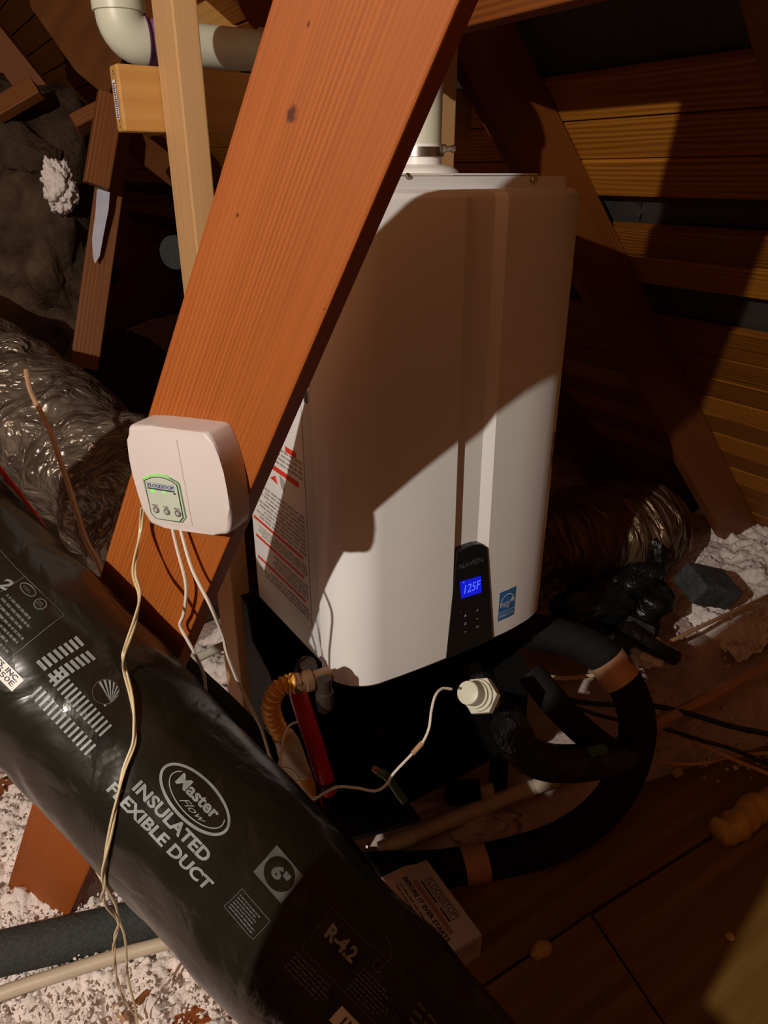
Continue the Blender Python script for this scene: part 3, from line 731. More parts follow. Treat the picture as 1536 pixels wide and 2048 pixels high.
# ================================================================== BLACK PRINTED DUCT
DR = 0.1052
dpath = spline([P(*q) for q in ((-405, 844, .90), (-215, 1004, .87), (-9, 1221, .853), (226, 1461, .850), (425, 1674, .847), (561, 1826, .845), (763, 2034, .843), (930, 2229, .84))] + [PZ(1130, 2490, .22), PZ(1310, 2750, .12)], 14)
dfr = frames(dpath); dlen = [0.0]
for i in range(1, len(dpath)): dlen.append(dlen[-1] + (dpath[i] - dpath[i - 1]).length)
def dwr(p, s, g):
    q = Vector((s * 9, math.cos(g) * 1.1, math.sin(g) * 1.1))
    a = noise.noise(q) * .0042 + noise.noise(Vector((s * 26 + math.cos(g) * 2.2, math.cos(g) * 2.5, math.sin(g) * 2.5))) * .0018
    a += abs(noise.noise(Vector((s * 14 + 3 * math.sin(g), math.cos(g) * 3, math.sin(g) * 3 + 7)))) * .003
    return a
def duct_pt(s, g, off=0.0):
    s = max(0, min(dlen[-1] - 1e-6, s)); lo_, hi_ = 0, len(dlen) - 1
    while hi_ - lo_ > 1:
        m_ = (lo_ + hi_) // 2
        if dlen[m_] <= s: lo_ = m_
        else: hi_ = m_
    t = (s - dlen[lo_]) / (dlen[lo_ + 1] - dlen[lo_])
    p = dpath[lo_].lerp(dpath[lo_ + 1], t); a = dfr[lo_][1].lerp(dfr[lo_ + 1][1], t); b = dfr[lo_][2].lerp(dfr[lo_ + 1][2], t)
    e = a * math.cos(g) + b * math.sin(g)
    return p + e * (DR + dwr(p, s, g) + off)
def to_px(p):
    q = p - CAM; d = q.dot(AF); return 768 + FPX * q.dot(AR) / d, 1024 - FPX * q.dot(AU) / d
ns, ng = int(dlen[-1] / .007), 84
vs, fs = [], []
for i in range(ns + 1):
    for j in range(ng): vs.append(duct_pt(dlen[-1] * i / ns, 2 * math.pi * j / ng))
for i in range(ns):
    for j in range(ng): fs.append([i * ng + j, i * ng + (j + 1) % ng, (i + 1) * ng + (j + 1) % ng, (i + 1) * ng + j])
duct = mk('flexible_duct', vs, fs, M['ductfilm'], smooth='all')
tag(duct, 'black plastic insulated flexible duct with white printed lettering crossing the foreground', 'duct')
# which way round is "up" for the lettering (towards the upper right of the view)
def dq(u, v):
    """surface coordinates (along, round) of a point of the duct seen at u, v"""
    best = None
    for i in range(0, ns + 1, 2):
        s = dlen[-1] * i / ns
        for j in range(0, ng, 2):
            g = 2 * math.pi * j / ng; p = vs[i * ng + j]
            c_ = p - CAM
            # outward normal towards the camera
            ce = dpath[min(range(0, len(dlen), 6), key=lambda k: abs(dlen[k] - s))] if False else None
            a, b = to_px(p); d = (a - u) ** 2 + (b - v) ** 2
            if d < 900:
                key = d + 2e5 * max(0, c_.length - 0.0) * 0.02
                if best is None or key < best[0]: best = (key, s, g)
    _, s, g = best
    for _ in range(8):
        a, b = to_px(duct_pt(s, g)); as_, bs_ = to_px(duct_pt(s + .002, g)); ag, bg = to_px(duct_pt(s, g + .02))
        j11, j12, j21, j22 = (as_ - a) / .002, (ag - a) / .02, (bs_ - b) / .002, (bg - b) / .02
        det = j11 * j22 - j12 * j21
        if abs(det) < 1: break
        ru, rv = u - a, v - b
        ds = (ru * j22 - rv * j12) / det; dg = (j11 * rv - j21 * ru) / det
        s += max(-.03, min(.03, ds)); g += max(-.25, min(.25, dg))
    return s, g
s_, g_ = dq(388, 1590)
UPS = 1 if to_px(duct_pt(s_, g_ + .1))[0] > to_px(duct_pt(s_, g_))[0] else -1
def D(u, v):
    s, g = dq(u, v)
    # keep angle on the visible side continuous with the reference
    while g - g_ > math.pi: g -= 2 * math.pi
    while g - g_ < -math.pi: g += 2 * math.pi
    return (s, UPS * (g - g_) * DR)
def dfn(off): return lambda a_, b_: duct_pt(a_, g_ + UPS * b_ / DR, off)
PRT = [Flat(), Flat(), Flat(), Flat()]     # bold print, thin print, dark on print, white label
F0, F1, F2, F3 = PRT
ITEMS = []; SQ = Flat(); FR = Flat()
def item(nm):
    f = Flat(); ITEMS.append((nm, f)); return f
def dtext(fl_, t, pa, pb, ht, bold=.02, shear=0.0):
    a_, b_ = D(*pa), D(*pb); vs_, fs_ = textgeo(t, bold, shear); k = (b_[1] - a_[1]) / max(1e-6, b_[0] - a_[0])
    fl_.add([(a_[0] + v.x * (b_[0] - a_[0]) + v.y * ht * shear, a_[1] + v.y * ht + v.x * (b_[1] - a_[1])) for v in vs_], fs_)
dtext(item('insulated_lettering'), 'INSULATED', (263, 1578), (407, 1727), .0125, bold=.035)
dtext(item('flexible_duct_lettering'), 'FLEXIBLE DUCT', (212, 1580), (411, 1782), .0125, bold=.035)
e0, e1 = D(331, 1538), D(449, 1658); cx, cy = (e0[0] + e1[0]) / 2, (e0[1] + e1[1]) / 2; rx = (e1[0] - e0[0]) / 2 * 1.08; ro = math.atan2(e1[1] - e0[1], e1[0] - e0[0])
LG = item('logo_oval'); LG.ring(cx, cy, rx, rx * .47, .0030, 48, rot=ro); item('logo_arc').ring(cx + .002, cy + .001, rx * .80, rx * .36, .0012, 48, a0=2.6, a1=6.6, rot=ro)
dtext(item('logo_lettering'), 'Master', (349, 1564), (426, 1641), .0125, bold=.03)
dtext(item('logo_lettering'), 'Flow', (358, 1600), (404, 1648), .0062, bold=.0, shear=.4)
# square with the size
a_, b_ = D(553, 1690), D(562, 1807); F0_sq = (a_[0], min(a_[1], b_[1]), b_[0], max(a_[1], b_[1]))
SQ.rect(*F0_sq); cx, cy = (F0_sq[0] + F0_sq[2]) / 2, (F0_sq[1] + F0_sq[3]) / 2; hw = (F0_sq[2] - F0_sq[0]) / 2; hh = (F0_sq[3] - F0_sq[1]) / 2
F2.disc(cx, cy, hw * .86, hh * .86)
S6 = Flat(); S6.text('6"', cx - hw * .42, cy - hh * .40, hw * .95, hh * .8, bold=.05)
# fine print box
a_, b_ = D(484, 1776), D(506, 1879); x0, x1, y0, y1 = a_[0], b_[0], min(a_[1], b_[1]), max(a_[1], b_[1])
F1.frame(x0, y0, x1, y1, .0007); F1.lines(x0 + .003, y0 + .003, x1 - .003, y1 - .003, 6)
# R-value
a_, b_ = D(663, 1813), D(680, 1975); x0, x1, y0, y1 = a_[0], b_[0], min(a_[1], b_[1]), max(a_[1], b_[1])
F1.frame(x0, y0, x1, y1, .0007)
dtext(item('rating_lettering'), 'R-4.2', (646, 1872), (701, 1928), .015, bold=.04)
F1.lines(x0, y0 - .024, x1, y0 - .003, 5)
F1.frame(x1 - .0007, y0, x1 + .062, y1 + .002, .0007); F1.lines(x1 + .006, y0 + .004, x1 + .056, y1 - .018, 7); F1.ring(x1 + .02, y1 - .009, .006, .006, .0012, 18)
F1.ring(x1 + .006, y1 + .006, .022, .016, .0012, 24, a0=-.6, a1=1.2)
for k in range(2):
    for j in range(7): F1.rect(x1 + .075 + k * .016, y0 - .008 + j * .008, x1 + .087 + k * .016, y0 - .0045 + j * .008)
L2 = Flat(); L2.rect(x1 + .012, y0 - .028, x1 + .060, y0 - .010); L2b = Flat(); L2b.text('LL', x1 + .022, y0 - .024, .012, .010, bold=.04)
# bars
BARS = item('bar_pattern')
def bars(p0, p1, n, lng, along_round):
    a_, b_ = Vector(D(*p0)), Vector(D(*p1)); d_ = (b_ - a_) / n
    for k in range(n):
        q = a_ + d_ * k
        if along_round: BARS.rect(q.x, q.y - .0018, q.x + lng, q.y + .0018)
        else: BARS.rect(q.x, q.y, q.x + d_.x * .45, q.y + lng)
bars((75, 1322), (160, 1268), 8, .0125, True); bars((98, 1348), (182, 1298), 8, .0125, True)
bars((60, 1392), (176, 1516), 14, .014, False); bars((98, 1362), (205, 1478), 14, .015, False)
# fan shell
a_ = D(212, 1383); F1.ring(a_[0], a_[1], .0135, .0135, .0006, 30)
SHELL = item('shell_mark')
for k in range(9):
    g = -2.1 + k * .42; SHELL.poly([(a_[0] + .012, a_[1] - .004), (a_[0] + .0125 * math.cos(g + 1.6), a_[1] + .0125 * math.sin(g + 1.6)), (a_[0] + .0125 * math.cos(g + 1.82), a_[1] + .0125 * math.sin(g + 1.82))])
a_ = D(210, 1411); SHELL.disc(a_[0], a_[1], .0012, .0012, 10)
# box of small print at the upper left
a_, b_ = D(55, 1149), D(47, 1290); c_ = D(129, 1231); x0, x1, y1, y0 = a_[0], c_[0], c_[1], b_[1] - .01
F1.frame(x0, y0 - .02, x1, y1, .0008); F1.lines(x0 + .006, y0 - .012, x1 - .006, y1 - .022, 8)
F1.ring(x0 + .014, y1 - .008, .010, .006, .0015, 24); F1.ring(x0 + .034, y1 - .010, .0065, .0065, .0015, 20); F1.text('ETL', x0 + .0305, y1 - .0125, .007, .0045, bold=.03); F1.lines(x0 + .008, y1 - .010, x0 + .020, y1 - .006, 2)
F1.rect(x0 - .075, y1 - .0008, x0, y1)
dtext(item('rating_lettering'), '2', (-8, 1172), (10, 1182), .014, bold=.03)
# white label
a_, b_ = D(0, 1321), D(27, 1385); c_ = D(49, 1360)
F3.rect(a_[0] - .05, b_[1], c_[0], c_[1])
lab_txt = Flat(); lab_txt.text('UCTS, INC.', c_[0] - .046, b_[1] + (c_[1] - b_[1]) * .52, .042, .006, bold=.02); lab_txt.text('9F#050E', c_[0] - .046, b_[1] + (c_[1] - b_[1]) * .15, .042, .0055)
for nm_, it in ITEMS:
    ob = it.build(nm_, dfn(.0009), M['ductprint'], duct, cutx=.006)
    if nm_ == 'bar_pattern': ob['kind'] = 'stuff'
p1 = SQ.build('size_square', dfn(.0008), M['ductprintdim'], duct, cutx=.006)
tag(F1.build('thin_print', dfn(.0008), M['ductprintdim'], duct, cutx=.006), kind='stuff')
F2.build('size_disc', dfn(.0012), M['ductfilm'], p1, cutx=.006)
S6.build('size_number', dfn(.0016), M['ductprintdim'], p1, cutx=.006)
l3 = F3.build('paper_label', dfn(.0010), M['sticker'], duct, cutx=.006)
l4 = L2.build('paper_label', dfn(.0010), M['sticker'], duct, cutx=.006); L2b.build('label_lettering', dfn(.0015), M['ink'], l4, cutx=.006)
lab_txt.build('label_lettering', dfn(.0015), M['ink'], l3, cutx=.006)

# ================================================================== WIRES
def dwire(name, pts, r, mat, label, gap=None, twist=0.0, cat='wire', k=7, n=6):
    path = spline(pts, n); t = thing(name, Vector(pts[-1]), label, cat)
    if gap is None:
        vs, fs = tubegeo(path, r, k); mk('strand', vs, fs, mat, t, smooth=True)
    else:
        fr = frames(path); L = 0
        for sgn in (-1, 1):
            q = []; L = 0
            for i, p in enumerate(path):
                if i: L += (path[i] - path[i - 1]).length
                g = L * twist; q.append(p + (fr[i][1] * math.cos(g) + fr[i][2] * math.sin(g)) * sgn * gap)
            vs, fs = tubegeo(q, r, k); mk('strand', vs, fs, mat, t, smooth=True)
    return t
def onb(u, v, off=.012): return PP(u, v, BP - BN * off, BN)
def ond(u, v, off=.0045): s, g = dq(u, v); return duct_pt(s, g, off)
pw = [onb(285, 1016, .02), P(281, 1060, .835), P(268, 1140, .815), P(279, 1190, .80), P(270, 1240, .78), P(255, 1285, .768), P(246, 1315, .758)]
pw += [ond(*q) for q in ((247, 1345), (258, 1385), (265, 1420), (268, 1455), (267, 1490), (250, 1537), (238, 1592), (225, 1662), (214, 1725))] + [P(*q) for q in ((208, 1772, .79), (207, 1803, .84), (236, 1842, .90), (228, 1889, .98), (234, 1960, 1.08), (254, 2010, 1.15), (285, 2040, 1.18))]
dwire('power_cord', pw, .0014, M['wirecream'], 'cream twin power cord hanging from the controller over the black duct', gap=.0014, twist=40)
dwire('thin_wire', [P(*q) for q in ((150, 1690, .98), (187, 1733, .97), (205, 1762, .96), (230, 1807, 1.0), (238, 1840, 1.03), (250, 1877, 1.05), (256, 1955, 1.10), (270, 2014, 1.14), (274, 2050, 1.15), (275, 2100, 1.14))], .0019, M['wirecream'], 'pale wire hanging from under the duct beside the twin cord end')
dwire('sensor_wire', [onb(345, 1052, .012), onb(347, 1066, .012), onb(355, 1100, .012), onb(372, 1170, .016), onb(368, 1225, .014), onb(360, 1250, .012), onb(372, 1275, .012)] + [P(*q) for q in ((390, 1308, .90), (408, 1350, .935), (413, 1400, .96), (412, 1440, .98), (405, 1480, 1.0))], .0021, M['wire'], 'short white sensor wire hanging from the middle of the controller')
sw = [(445, 1270, .875), (455, 1310, .90), (480, 1373, .94), (509, 1430, .97), (524, 1461, .99), (542, 1518, 1.02), (555, 1531, 1.03), (579, 1537, 1.04), (595, 1552, 1.05), (610, 1581, 1.06), (628, 1597, 1.07), (649, 1586, 1.08), (675, 1574, 1.08), (714, 1576, 1.08), (751, 1582, 1.08), (774, 1568, 1.08), (787, 1547, 1.07), (824, 1508, 1.05), (845, 1485, 1.04), (858, 1456, 1.03), (863, 1420, 1.04), (871, 1391, 1.05), (885, 1377, 1.065), (903, 1378, 1.075)]
t = dwire('sensor_wire', [onb(361, 1054, .012), onb(363, 1066, .012), onb(385, 1140, .018), onb(420, 1210, .02)] + [P(*q) for q in sw], .0021, M['wire'], 'long white sensor wire looping from the controller to the white cap')
tube('splice_sleeve', [P(826, 1506, 1.049), P(835, 1496, 1.044), P(845, 1485, 1.04)], .0038, M['wirebrown'], t, k=8)
dwire('thin_wire', [P(*q) for q in ((541, 1567, .99), (548, 1548, 1.0), (558, 1529, 1.01), (563, 1500, 1.02), (568, 1472, 1.03), (574, 1458, 1.04), (582, 1449, 1.05), (594, 1444, 1.06))], .0019, M['wire'], 'thin white wire end looping beside the orange gas hose')
dwire('cable', [P(*q) for q in ((52, 740, 1.30), (62, 785, 1.29), (95, 850, 1.27), (117, 911, 1.25), (140, 980, 1.23), (156, 1032, 1.22), (172, 1080, 1.2), (198, 1130, 1.18), (215, 1180, 1.16))], .0045, M['wirebrown'], 'tan cable hanging in front of the silver film duct')


# ================================================================== BLACK STAND under the heater
stand = thing('heater_stand', (.664, 1.0, 0.0), 'black steel stand with side gussets below the water heater', 'stand')
boxw('back_plate', (.418, 1.130, .02), (.915, 1.142, .58), M['black'], stand, bev=0.002)
prism('side_gusset', [(.418, 1.130, .576), (.418, 1.112, .572), (.418, 1.10, .50), (.418, 1.027, .469), (.418, .862, .2), (.418, 1.130, .2)], (.006, 0, 0), M['black'], stand)
prism('side_gusset', [(.91, 1.130, .50), (.91, .90, .408), (.91, .862, .38), (.91, .858, .2), (.91, 1.130, .2)], (.006, 0, 0), M['black'], stand)
prism('base_shelf', [(.418, .858, .2), (.49, .836, .2), (.607, .808, .2), (.609, .857, .2), (.915, .859, .2), (.915, 1.130, .2), (.418, 1.130, .2)], (0, 0, -.012), M['black'], stand)
lathe('knockout', (.672, 1.045, .1995), (0, 0, 1), [(0, .016), (.0012, .016), (.0013, .012), (.0006, .011)], M['darkbrass'], stand, k=20)
for x_, y_ in ((.44, .88), (.87, .88), (.44, 1.10), (.87, 1.10)): boxw('leg', (x_, y_, 0.0), (x_ + .03, y_ + .03, .19), M['black'], stand, bev=0.001)

# ================================================================== PIPES AND FITTINGS UNDER THE HEATER
yb = .945
gas = thing('gas_hose', PZ(607, 1595, .21), 'orange corrugated gas hose with a tan tag under the heater', 'gas hose')
gp = [P(598, 1366, 1.07), P(577, 1366, 1.06), P(555, 1380, 1.055), P(542, 1410, 1.06), P(548, 1440, 1.075), P(566, 1475, 1.09), P(590, 1525, 1.115), P(608, 1560, 1.13), P(612, 1590, 1.145), P(614, 1610, 1.16)]
path = spline(gp, 16); nn = len(path)
vs, fs = tubegeo(path, lambda t, g: .0128 + .0016 * math.sin(t * nn * 1.15), 18); mk('corrugated_tube', vs, fs, M['orange'], gas, smooth='all')
vs, fs = tubegeo(spline([P(563, 1468, 1.088), P(577, 1497, 1.10), P(600, 1545, 1.122)], 8), lambda t, g: .0155 + .003 * math.sin(3 * g + 4 * t) + .004 * t, 14); mk('paper_tag', vs, fs, M['tag'], gas, smooth='all')
tube('jacket_end', [P(600, 1545, 1.12), P(609, 1572, 1.135), P(613, 1596, 1.15)], .0165, M['orange'], gas, k=14)
gv = thing('gas_valve', P(622, 1352, 1.08), 'dull brass gas valve joining the orange hose to the heater', 'valve')
ax = (P(650, 1352, 1.085) - P(592, 1368, 1.068))
lathe('valve_body', P(592, 1368, 1.068), ax, [(0, .012), (.006, .014), (.012, .014), (.014, .0165), (.024, .0165), (.026, .013), (.05, .013), (.055, .010)], M['brass'], gv, k=14)
lathe('hex_nut', P(584, 1368, 1.065), ax, [(0, .0165), (.011, .0165)], M['brass'], gv, k=6)
lathe('union', P(612, 1338, 1.13), P(620, 1310, 1.15) - P(612, 1338, 1.13), [(-.020, .012), (-.010, .014), (-.008, .017), (.008, .017), (.010, .013), (.016, .013)], M['darkbrass'], gv, k=8)
lathe('drip_leg', P(650, 1405, 1.085), (0, 0, 1), [(-.012, .012), (0, .0135), (.02, .0135), (.022, .011), (.045, .011)], M['darkbrass'], gv, k=12)
rp_ = thing('red_pipe', P(655, 1590, 1.17), 'red plastic water pipe running down beside the orange hose', 'pipe')
tube('tube', [P(588, 1350, 1.16), P(602, 1405, 1.14), P(625, 1475, 1.14), P(652, 1565, 1.16), P(657, 1583, 1.165)], .0145, M['red'], rp_, k=14)
lathe('crimp_ring', P(650, 1560, 1.158), P(657, 1583, 1.165) - P(650, 1560, 1.158), [(0, .0165), (.012, .0165)], M['darkbrass'], rp_, k=16)
lathe('brass_tee', P(645, 1598, 1.17), (P(640, 1650, 1.19) - P(645, 1598, 1.17)), [(0, .013), (.045, .013), (.047, .016), (.058, .016), (.06, .012), (.09, .012)], M['darkbrass'], rp_, k=10)
rp2 = tube('red_pipe', [P(588, 1617, 1.15), P(612, 1612, 1.16), P(637, 1606, 1.17)], .0175, M['red'], None, k=14)
tag(rp2, 'short red plastic pipe stub crossing below the orange hose', 'pipe')
# green strap
gs = thing('green_strap', P(800, 1600, 1.13), 'green rubber strap with a copper tip lying on the black stand', 'strap')
tube('strap', [P(758, 1544, 1.10), P(770, 1550, 1.10), P(783, 1566, 1.105), P(798, 1588, 1.11), P(809, 1602, 1.115)], .0062, M['green'], gs, k=8)
lathe('copper_tip', P(745, 1535, 1.10), P(758, 1544, 1.10) - P(745, 1535, 1.10), [(0, .004), (.006, .0055), (.012, .0045)], M['brass'], gs, k=10)
# white cap sensor
A_, B_ = P(968, 1394, 1.145), P(915, 1380, 1.075)
ax = B_ - A_
capo = thing('leak_sensor', A_, 'round white plastic cap screwed into a white hex collar, wired', 'cap')
lathe('hex_collar', A_ + ax.normalized() * .004, ax, [(0, .030), (.013, .030), (.014, .028)], M['pvc'], capo, k=6)
lathe('threaded_ring', A_ + ax.normalized() * .018, ax, [(0, .0245), (.006, .0245), (.008, .0205), (.014, .0205)], M['pvc'], capo, k=28)
lathe('cap', A_ + ax.normalized() * .03, ax, [(0, .0178), (.024, .0184), (.027, .0175), (.028, .015)], M['pvc'], capo, k=28)
lathe('rusty_washer', A_ - ax.normalized() * .004, ax, [(0, .026), (.007, .026)], M['brass'], capo, k=18)

def pipe(name, pts, r, mat, label, cat='pipe', group=None, k=18, n=8):
    t = thing(name, Vector(pts[-1]) - Vector((0, 0, r)), label, cat, group)
    tube('insulation', pts, r, mat, t, k=k, n=n); return t
t = pipe('insulated_pipe', [PY(945, 1320, 1.0), PY(960, 1360, .975), PY(985, 1405, .95), P(1015, 1450, 1.26), P(1045, 1498, 1.28), P(1085, 1522, 1.31), P(1140, 1527, 1.34), P(1215, 1518, 1.40), P(1270, 1495, 1.53)], .034, M['blacktape'], 'black taped insulated pipe elbow behind the white cap')
t = pipe('insulated_pipe', [P(1060, 1345, 1.38), P(1105, 1400, 1.36), P(1150, 1448, 1.38), P(1200, 1490, 1.42), P(1260, 1530, 1.47)], .027, M['foam'], 'straight black foam pipe slanting down to the right of the stand')
lathe('end_cap', P(1180, 1505, 1.33), P(1225, 1495, 1.36) - P(1180, 1505, 1.33), [(0, .010), (.035, .010)], M['green'], t, k=10)
hp = [P(1000, 1262, 1.52), P(1060, 1262, 1.52), P(1130, 1275, 1.50), P(1200, 1308, 1.48), P(1240, 1350, 1.47), P(1268, 1410, 1.47), P(1274, 1475, 1.48), P(1250, 1555, 1.50), P(1195, 1630, 1.50), P(1110, 1685, 1.50), P(1010, 1716, 1.49), P(940, 1730, 1.48), P(860, 1740, 1.46), P(780, 1742, 1.45), P(700, 1745, 1.43)]
t = pipe('insulated_pipe', hp, .037, M['foam'], 'thick black insulated hose curling from the heater round to the floor with tan tape bands')
for a_, b_ in (((1212, 1318, 1.475), (1246, 1362, 1.468)), ((972, 1722, 1.485), (925, 1733, 1.478))):
    pa_, pb_ = P(*a_), P(*b_)
    vs, fs = tubegeo([pa_, pa_.lerp(pb_, .5), pb_], .0395, 24); mk('tape_band', vs, fs, M['tape'], t, smooth=True)
t = pipe('insulated_pipe', [P(300, 1290, 1.10), P(380, 1370, 1.11), P(450, 1435, 1.12), P(520, 1510, 1.13), P(600, 1600, 1.16), P(660, 1680, 1.2), P(720, 1760, 1.25)], .030, M['foam'], 'black foam pipe running alongside the upper edge of the printed duct')
t = pipe('insulated_pipe', [PZ(-120, 1938, .085), PZ(0, 1907, .085), PZ(120, 1880, .085), PZ(250, 1850, .085), PZ(340, 1828, .085), PZ(480, 1795, .085)], .037, M['foamgrey'], 'thick grey foam pipe lying on the insulation at the lower left')
t = tube('plastic_pipe', [PZ(-120, 2038, .088), PZ(0, 1988, .088), PZ(120, 1948, .088), PZ(240, 1910, .088), PZ(330, 1886, .088), PZ(450, 1850, .088)], .0118, M['pvctan'], None, k=14)
tag(t, 'thin cream plastic pipe lying just below the grey foam pipe', 'pipe')
# tan drain pipe on the floor at right of the stand
t = thing('drain_pipe', PZ(900, 1640, .05), 'tan plastic drain pipe on the floor in front of the stand', 'pipe')
tube('tube', [PZ(760, 1700, .05), PZ(820, 1675, .055), PZ(900, 1640, .06), PZ(1000, 1600, .065), PZ(1080, 1570, .07), PZ(1170, 1540, .075)], .0165, M['pvctan'], t, k=16)
tube('coupling', [PZ(1040, 1585, .067), PZ(1062, 1577, .068)], .0195, M['pvctan'], t, k=16, smooth_path=False)
lathe('white_end', PZ(775, 1693, .052), PZ(822, 1674, .055) - PZ(775, 1693, .052), [(0, .0175), (.055, .0175)], M['pvc'], t, k=16)
t = thing('valve_stub', PZ(930, 1590, .05), 'black pipe stub with a tan end beside the drain pipe', 'pipe')
tube('tube', [PZ(895, 1585, .08), PZ(958, 1583, .08)], .026, M['foam'], t, k=14, smooth_path=False)
tube('end', [PZ(958, 1583, .08), PZ(985, 1580, .08)], .016, M['tag'], t, k=12, smooth_path=False)
for (u, v) in ((735, 1694), (702, 1712)): 
    pass
# small fittings glinting by the duct
t = thing('brass_fitting', PZ(700, 1714, .05), 'small copper fitting glinting at the corner between duct and stand', 'fitting')
lathe('copper_body', PZ(690, 1716, .06), AR, [(0, .005), (.006, .007), (.014, .007), (.016, .005)], M['brass'], t, k=10)
lathe('steel_knob', PZ(735, 1694, .07), AU, [(-.004, .003), (0, .0055), (.005, .004)], M['steel'], t, k=10)

# ================================================================== CARTON
zc_ = 0.075
ca, cb = PZ(848, 1711, zc_), PZ(964, 1868, zc_)
ex = (cb - ca); Lc = ex.length; ex.normalize(); ey = Vector((-ex.y, ex.x, 0)); 
if (PZ(745, 1755, zc_) - ca).dot(ey) < 0: ey = -ey
Wc = (PZ(745, 1755, zc_) - ca).dot(ey) * 1.5
carton = thing('carton', (ca + cb) / 2 - Vector((0, 0, zc_)), 'flat white product carton with dark lettering lying half under the duct', 'box')
cc = [ca, cb, cb + ey * Wc, ca + ey * Wc]
prism('box', [p for p in cc], (0, 0, -(zc_ - .004)), M['carton'], carton, bev=0.002)
def cfn(off): return lambda a_, b_: ca + ex * a_ + ey * (-b_) + Vector((0, 0, off))
fl = Flat(); 
k_ = Lc
B_c = Wc / 1.5
def cy_(f): return -f * B_c
fl.frame(k_ * .24, cy_(.27), k_ * .75, cy_(.12), .0010); fl.text('FLOODSTOP', k_ * .26, cy_(.245), k_ * .47, B_c * .10, bold=.0)
fl.text('BEFORE IT EVER STARTS', k_ * .124, cy_(.57), k_ * .784, B_c * .085, bold=.03)
fl.rect(k_ * .24, cy_(.335), k_ * .52, cy_(.305)); fl.rect(k_ * .58, cy_(.335), k_ * .75, cy_(.305))
fl.lines(k_ * .16, cy_(.66), k_ * .80, cy_(.62), 1, rag=.05); fl.lines(k_ * .16, cy_(.73), k_ * .84, cy_(.69), 1, rag=.05)
fl.build('lettering', cfn(.0006), M['ink'], carton)
fl = Flat(); fl.rect(k_ * .20, cy_(.45), k_ * .86, cy_(.37)); fl.build('red_line', cfn(.0005), plain('faded_red', (.40, .20, .17), .5), carton)
fl = Flat()
for k in range(6): fl.rect(.006 + k * .004, -.045, .0075 + k * .004, -.010)
fl.ring(.012, -.062, .012, .010, .004, 20, a0=-.4, a1=3.6)
tag(fl.build('end_print', lambda a_, b_: cb + ex * .0006 + ey * (-b_) + Vector((0, 0, -.006 - a_)), M['inkgrey'], carton), kind='stuff')

# ================================================================== FLOOR PANELS (parts of the floor)
def panel(px, mat, z1=0.018, th=0.016):
    prism('panel', [PZ(u, v, z1) for u, v in px], (0, 0, -th), mat, flr, bev=0.001)
panel(((880, 2040), (975, 1972), (1180, 1830), (1345, 2078), (1390, 2150), (1000, 2300)), M['ply'])
panel(((1186, 1828), (1440, 1668), (1760, 1480), (2200, 1750), (1700, 2300), (1396, 2148), (1351, 2076)), M['ply'])
panel(((700, 2120), (780, 1800), (1000, 1690), (1250, 1580), (1420, 1520), (1720, 1440), (1755, 1474), (1434, 1662), (1178, 1824), (970, 1966), (870, 2030)), M['ply'], z1=.016)

def blob(name, c, r, mat, amp=.25, freq=2.0, seed=0, sub=3, parent=None, R=None):
    bm = bmesh.new(); bmesh.ops.create_icosphere(bm, subdivisions=sub, radius=1); r = Vector(r)
    vs = []
    for v in bm.verts:
        n = v.co.normalized(); k = 1 + amp * noise.noise(n * freq + Vector((seed * 7.1, 0, 0))) + amp * .5 * noise.noise(n * freq * 3 + Vector((seed, 9, 0)))
        q = Vector((n.x * r.x, n.y * r.y, n.z * r.z)) * k
        if R: q = R @ q
        vs.append(Vector(c) + q)
    bm.verts.index_update(); fs = [[v.index for v in f.verts] for f in bm.faces]; bm.free()
    return mk(name, vs, fs, mat, parent, smooth='all')

# ================================================================== LOOSE INSULATION
def hgt(x, y):
    h = .015 + .03 * noise.noise(Vector((x * 3, y * 3, 0))) + .018 * noise.noise(Vector((x * 11, y * 11, 3)))
    d = x - 0.55
    h += .10 * max(0, min(1, (x - 1.1) / .6)) * max(0, min(1, (y - .55) / .4))
    h += .05 * max(0, min(1, (0.35 - x) / .5)) * max(0, min(1, (y - 1.25) / .3))
    h += .35 * max(0, min(1, (y - 2.4) / 1.5))
    return h
xs = np.linspace(-2.6, 2.44, 150); ys = np.linspace(0.2, 5.0, 140)
vs = []; fs = []
def under_panel(x, y): 
    # the boarded area in the near right
    return y < 0.80 - 0.05 * (x - 1) and x > .52
for y in ys:
    for x in xs:
        z = hgt(x, y)
        if y < .78 and x > .50: z = -.025
        elif y < .92 and x > .45: z = min(z, .03)
        vs.append((x, y, z))
nx = len(xs)
for j in range(len(ys) - 1):
    for i in range(nx - 1): fs.append([j * nx + i, j * nx + i + 1, (j + 1) * nx + i + 1, (j + 1) * nx + i])
bed = mk('insulation_bed', vs, fs, M['woolpink'], smooth='all', origin=Vector((0, 0, 0)), mats=[M['woolpink'], M['woolbrown']], fmat=[1 if vs[f[0]][1] > 1.9 and vs[f[0]][0] < 1.2 else 0 for f in fs])  # far faces take darker wool: gloom of the deep attic put into the colour
tag(bed, 'pinkish loose attic insulation covering the floor around the heater', 'insulation', kind='stuff')
_t = (1 + 5 ** .5) / 2
ICO = np.array([(-1, _t, 0), (1, _t, 0), (-1, -_t, 0), (1, -_t, 0), (0, -1, _t), (0, 1, _t), (0, -1, -_t), (0, 1, -_t), (_t, 0, -1), (_t, 0, 1), (-_t, 0, -1), (-_t, 0, 1)]) / math.sqrt(1 + _t * _t)
